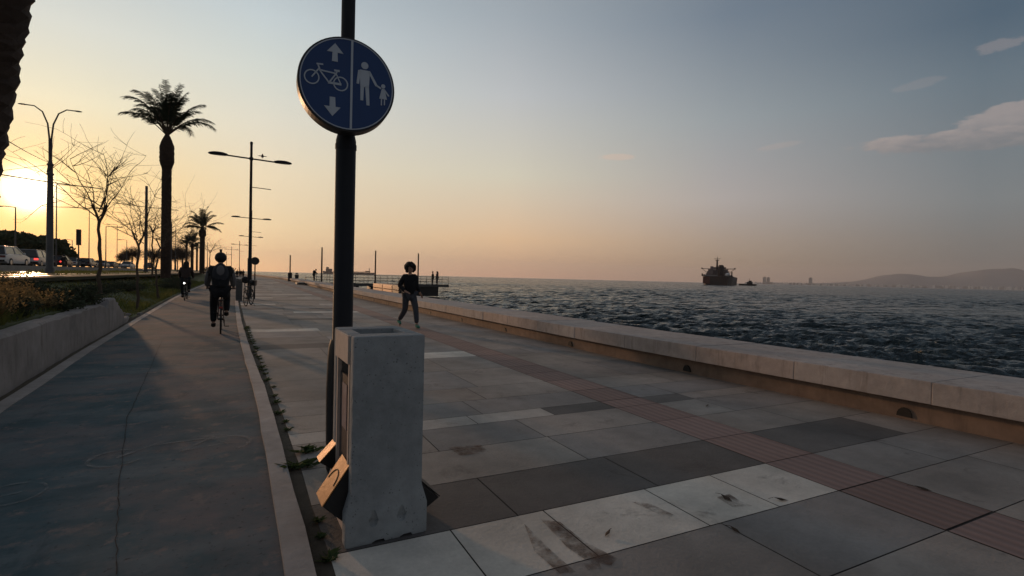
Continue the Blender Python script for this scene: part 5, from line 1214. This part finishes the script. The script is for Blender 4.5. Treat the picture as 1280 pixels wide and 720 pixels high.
a=px(124,361,14.3); bare_tree((a.x,a.y,terr(a.x,a.y)-.03),'nearest leafless tree with a thin forked trunk, just right of the tram pole',hY(124,240,a.y)+.32,5,1.65,2.1,.05,n1=10,tilt=-.12)
a=px(172,358,17.5); bare_tree((a.x,a.y,terr(a.x,a.y)-.03),'second leafless tree, right behind the nearest one, with a crooked trunk',hY(171,272,a.y)+.32,11,1.55,1.9,.045,n1=9,tilt=-.1)
a=px(199,350,24); bare_tree((a.x,a.y,terr(a.x,a.y)-.03),'third leafless tree with a bent stem close against the large palm trunk',hY(198,282,a.y)+.2,21,2.2,.8,.045,n1=8,curve=-.12,tilt=.25)
a=px(190,346,30); bare_tree((a.x,a.y,.95),'small leafless tree half hidden left of the large palm trunk',2.6,27,1.6,.7,.045,n1=6)
a=px(232,340,60); bare_tree((a.x,a.y,.95),'leafless tree between the large palm and the third palm',3.0,33,2.6,.8,.07,n1=8)
a=px(262,340,75); bare_tree((a.x,a.y,.95),'leafless tree right of the second palm, over the cyclist helmet',3.0,37,2.2,.8,.07,n1=8)
a=px(222,340,70); bare_tree((a.x,a.y,.95),'leafless tree behind the cyclist with long hair',2.8,39,2.6,.8,.07,n1=8)
# rounded leafless trees beyond the road
def round_bare(x,Yv,rad_,h,label,seed):
    rr=random.Random(seed); p=onY(x,Yv,1.2); t=thing('bare_tree',label,'tree',p,0,'rounded leafless trees beyond the road')
    MB().tube([(0,0,0),(0,0,h-rad_)],[.25,.18],8).build('trunk',M_twig,t); b=MB(); c=Vector((0,0,h-rad_))
    for i in range(420):
        u=Vector((rr.gauss(0,1),rr.gauss(0,1),rr.gauss(.35,.8))).normalized(); q=rr.uniform(.75,1.08)*rad_; e=c+Vector((u.x,u.y,u.z*.85))*q; mm=c+Vector((u.x*.4,u.y*.4,u.z*.3))*q+Vector((0,0,-.1))
        b.tube([c+u*.1,mm,e],[.05,.035,.015],3,cap=False)
        for _ in range(2): e2=mm.lerp(e,rr.uniform(.3,.9)); b.tube([e2,e2+Vector((rr.uniform(-1,1),rr.uniform(-1,1),rr.uniform(-.4,1)))*rad_*.22],[.02,.01],3,cap=False)
    b.build('crown',M_twig,t,fixn=False)
for i,(x,Yv,r_,h,l) in enumerate(((165,185,3.0,7.2,'rounded leafless tree between the two bare tree trunks, right one'),(155,190,2.2,5.6,'rounded leafless tree between the two bare tree trunks, left one'),(192,170,2.4,6.6,'rounded leafless tree left of the large palm trunk'),(219,160,3.0,8.4,'rounded leafless tree just right of the large palm trunk'),(228,165,2.6,7.8,'rounded leafless tree above the long-haired rider'),(212,175,2.6,7.0,'rounded leafless tree touching the large palm trunk'))): h=hY(x,(305,313,307,304,306,308)[i],Yv); round_bare(x,Yv,h*.42,h,l,50+i)
# dark evergreen trees beyond the road, left
def bushy(x,Yv,w_,h,label,seed):
    rr=random.Random(seed); p=onY(x,Yv,1.2); t=thing('evergreen_tree',label,'tree',p,0,'dark trees beyond the road'); 
    MB().tube([(0,0,0),(0,0,h*.45)],[.3,.22],8).build('trunk',M_bark,t); b=MB()
    lobes=[(rr.uniform(-.7,.7)*w_,rr.uniform(-.5,.5)*w_,h*rr.uniform(.35,.82),rr.uniform(.35,.6)*w_) for _ in range(9)]
    for lx_,ly,lz,lr in lobes:
        for i in range(420):
            u=Vector((rr.gauss(0,1),rr.gauss(0,1),rr.gauss(0,.9))).normalized()*lr*rr.uniform(.55,1.04); q=Vector((lx_,ly,lz))+u
            if q.z>h: q.z=h-rr.random()*.4
            if q.z<.3: q.z=.3+rr.random()
            a_=Vector((rr.uniform(-1,1),rr.uniform(-1,1),rr.uniform(-1,1))).normalized()*.42; c_=a_.orthogonal().normalized()*.26
            b.poly([q-a_,q-c_,q+a_,q+c_])
    b.build('crown',M_leaf,t,fixn=False)
for i,(x,Yv,w_,h,l) in enumerate(((2,110,3.8,6.8,'dark tree mass at the left photo edge beyond the road'),(17,112,3.6,6.9,'dark tree behind the silver cars, second from the left photo edge'),(30,108,3.2,6.2,'dark tree behind the estate car roof'),(42,112,2.9,6.8,'dark tree with a bump directly left of the tram pole'),(54,115,3.4,6.0,'dark tree behind the tram pole'),(67,118,3.2,5.6,'dark tree ending the row right of the tram pole'),(-14,108,4.2,7.2,'dark tree outside the left photo edge'))): bushy(x,Yv,w_*.95,hY(x,(291,290,295,290,294,300,290)[i],Yv),l,80+i)
# low far hedge at the end of the bank
for i,(x,Yv) in enumerate(((272,150),(280,170),(268,190))):
    p=onY(x,Yv,.4); shrub('shrub',tuple(p),3.0,1.8,260,M_leaf,['bushes by the lane end left of the cyclist head','bushes right behind the cyclist head','farthest bushes at the lane end'][i],'bushes at the far lane end',ls=.5)
# tiny far walkers on the lane
for i,(x,Yv,l) in enumerate(((296.5,120,'tiny far figure left of the lamp pole foot, beyond the cabinet'),(301,128,'tiny far figure close beside the lamp pole foot'),(304,118,'tiny far figure touching the lamp pole on its left'))):
    person(l,JS,tuple(onY(x,Yv,0)),R(20*i),M_blackcloth,M_blackcloth,M_blk,'short','tiny far figures on the promenade',hands=False)

# ------------------------------------------------------------------ air
hz=MB(); hz.box((0,6500,237),(29000,16000,485)); hm=bpy.data.materials.new('haze_air'); hm.use_nodes=True; t=hm.node_tree; t.nodes.clear()
o_=t.nodes.new('ShaderNodeOutputMaterial'); v_=t.nodes.new('ShaderNodeVolumePrincipled'); v_.inputs['Color'].default_value=(.93,.92,.93,1); v_.inputs['Density'].default_value=5.8e-5; v_.inputs['Anisotropy'].default_value=.3
t.links.new(v_.outputs[0],o_.inputs['Volume']); hz.build('haze',hm,kind='stuff',label='thin evening haze over the bay',cat='haze')
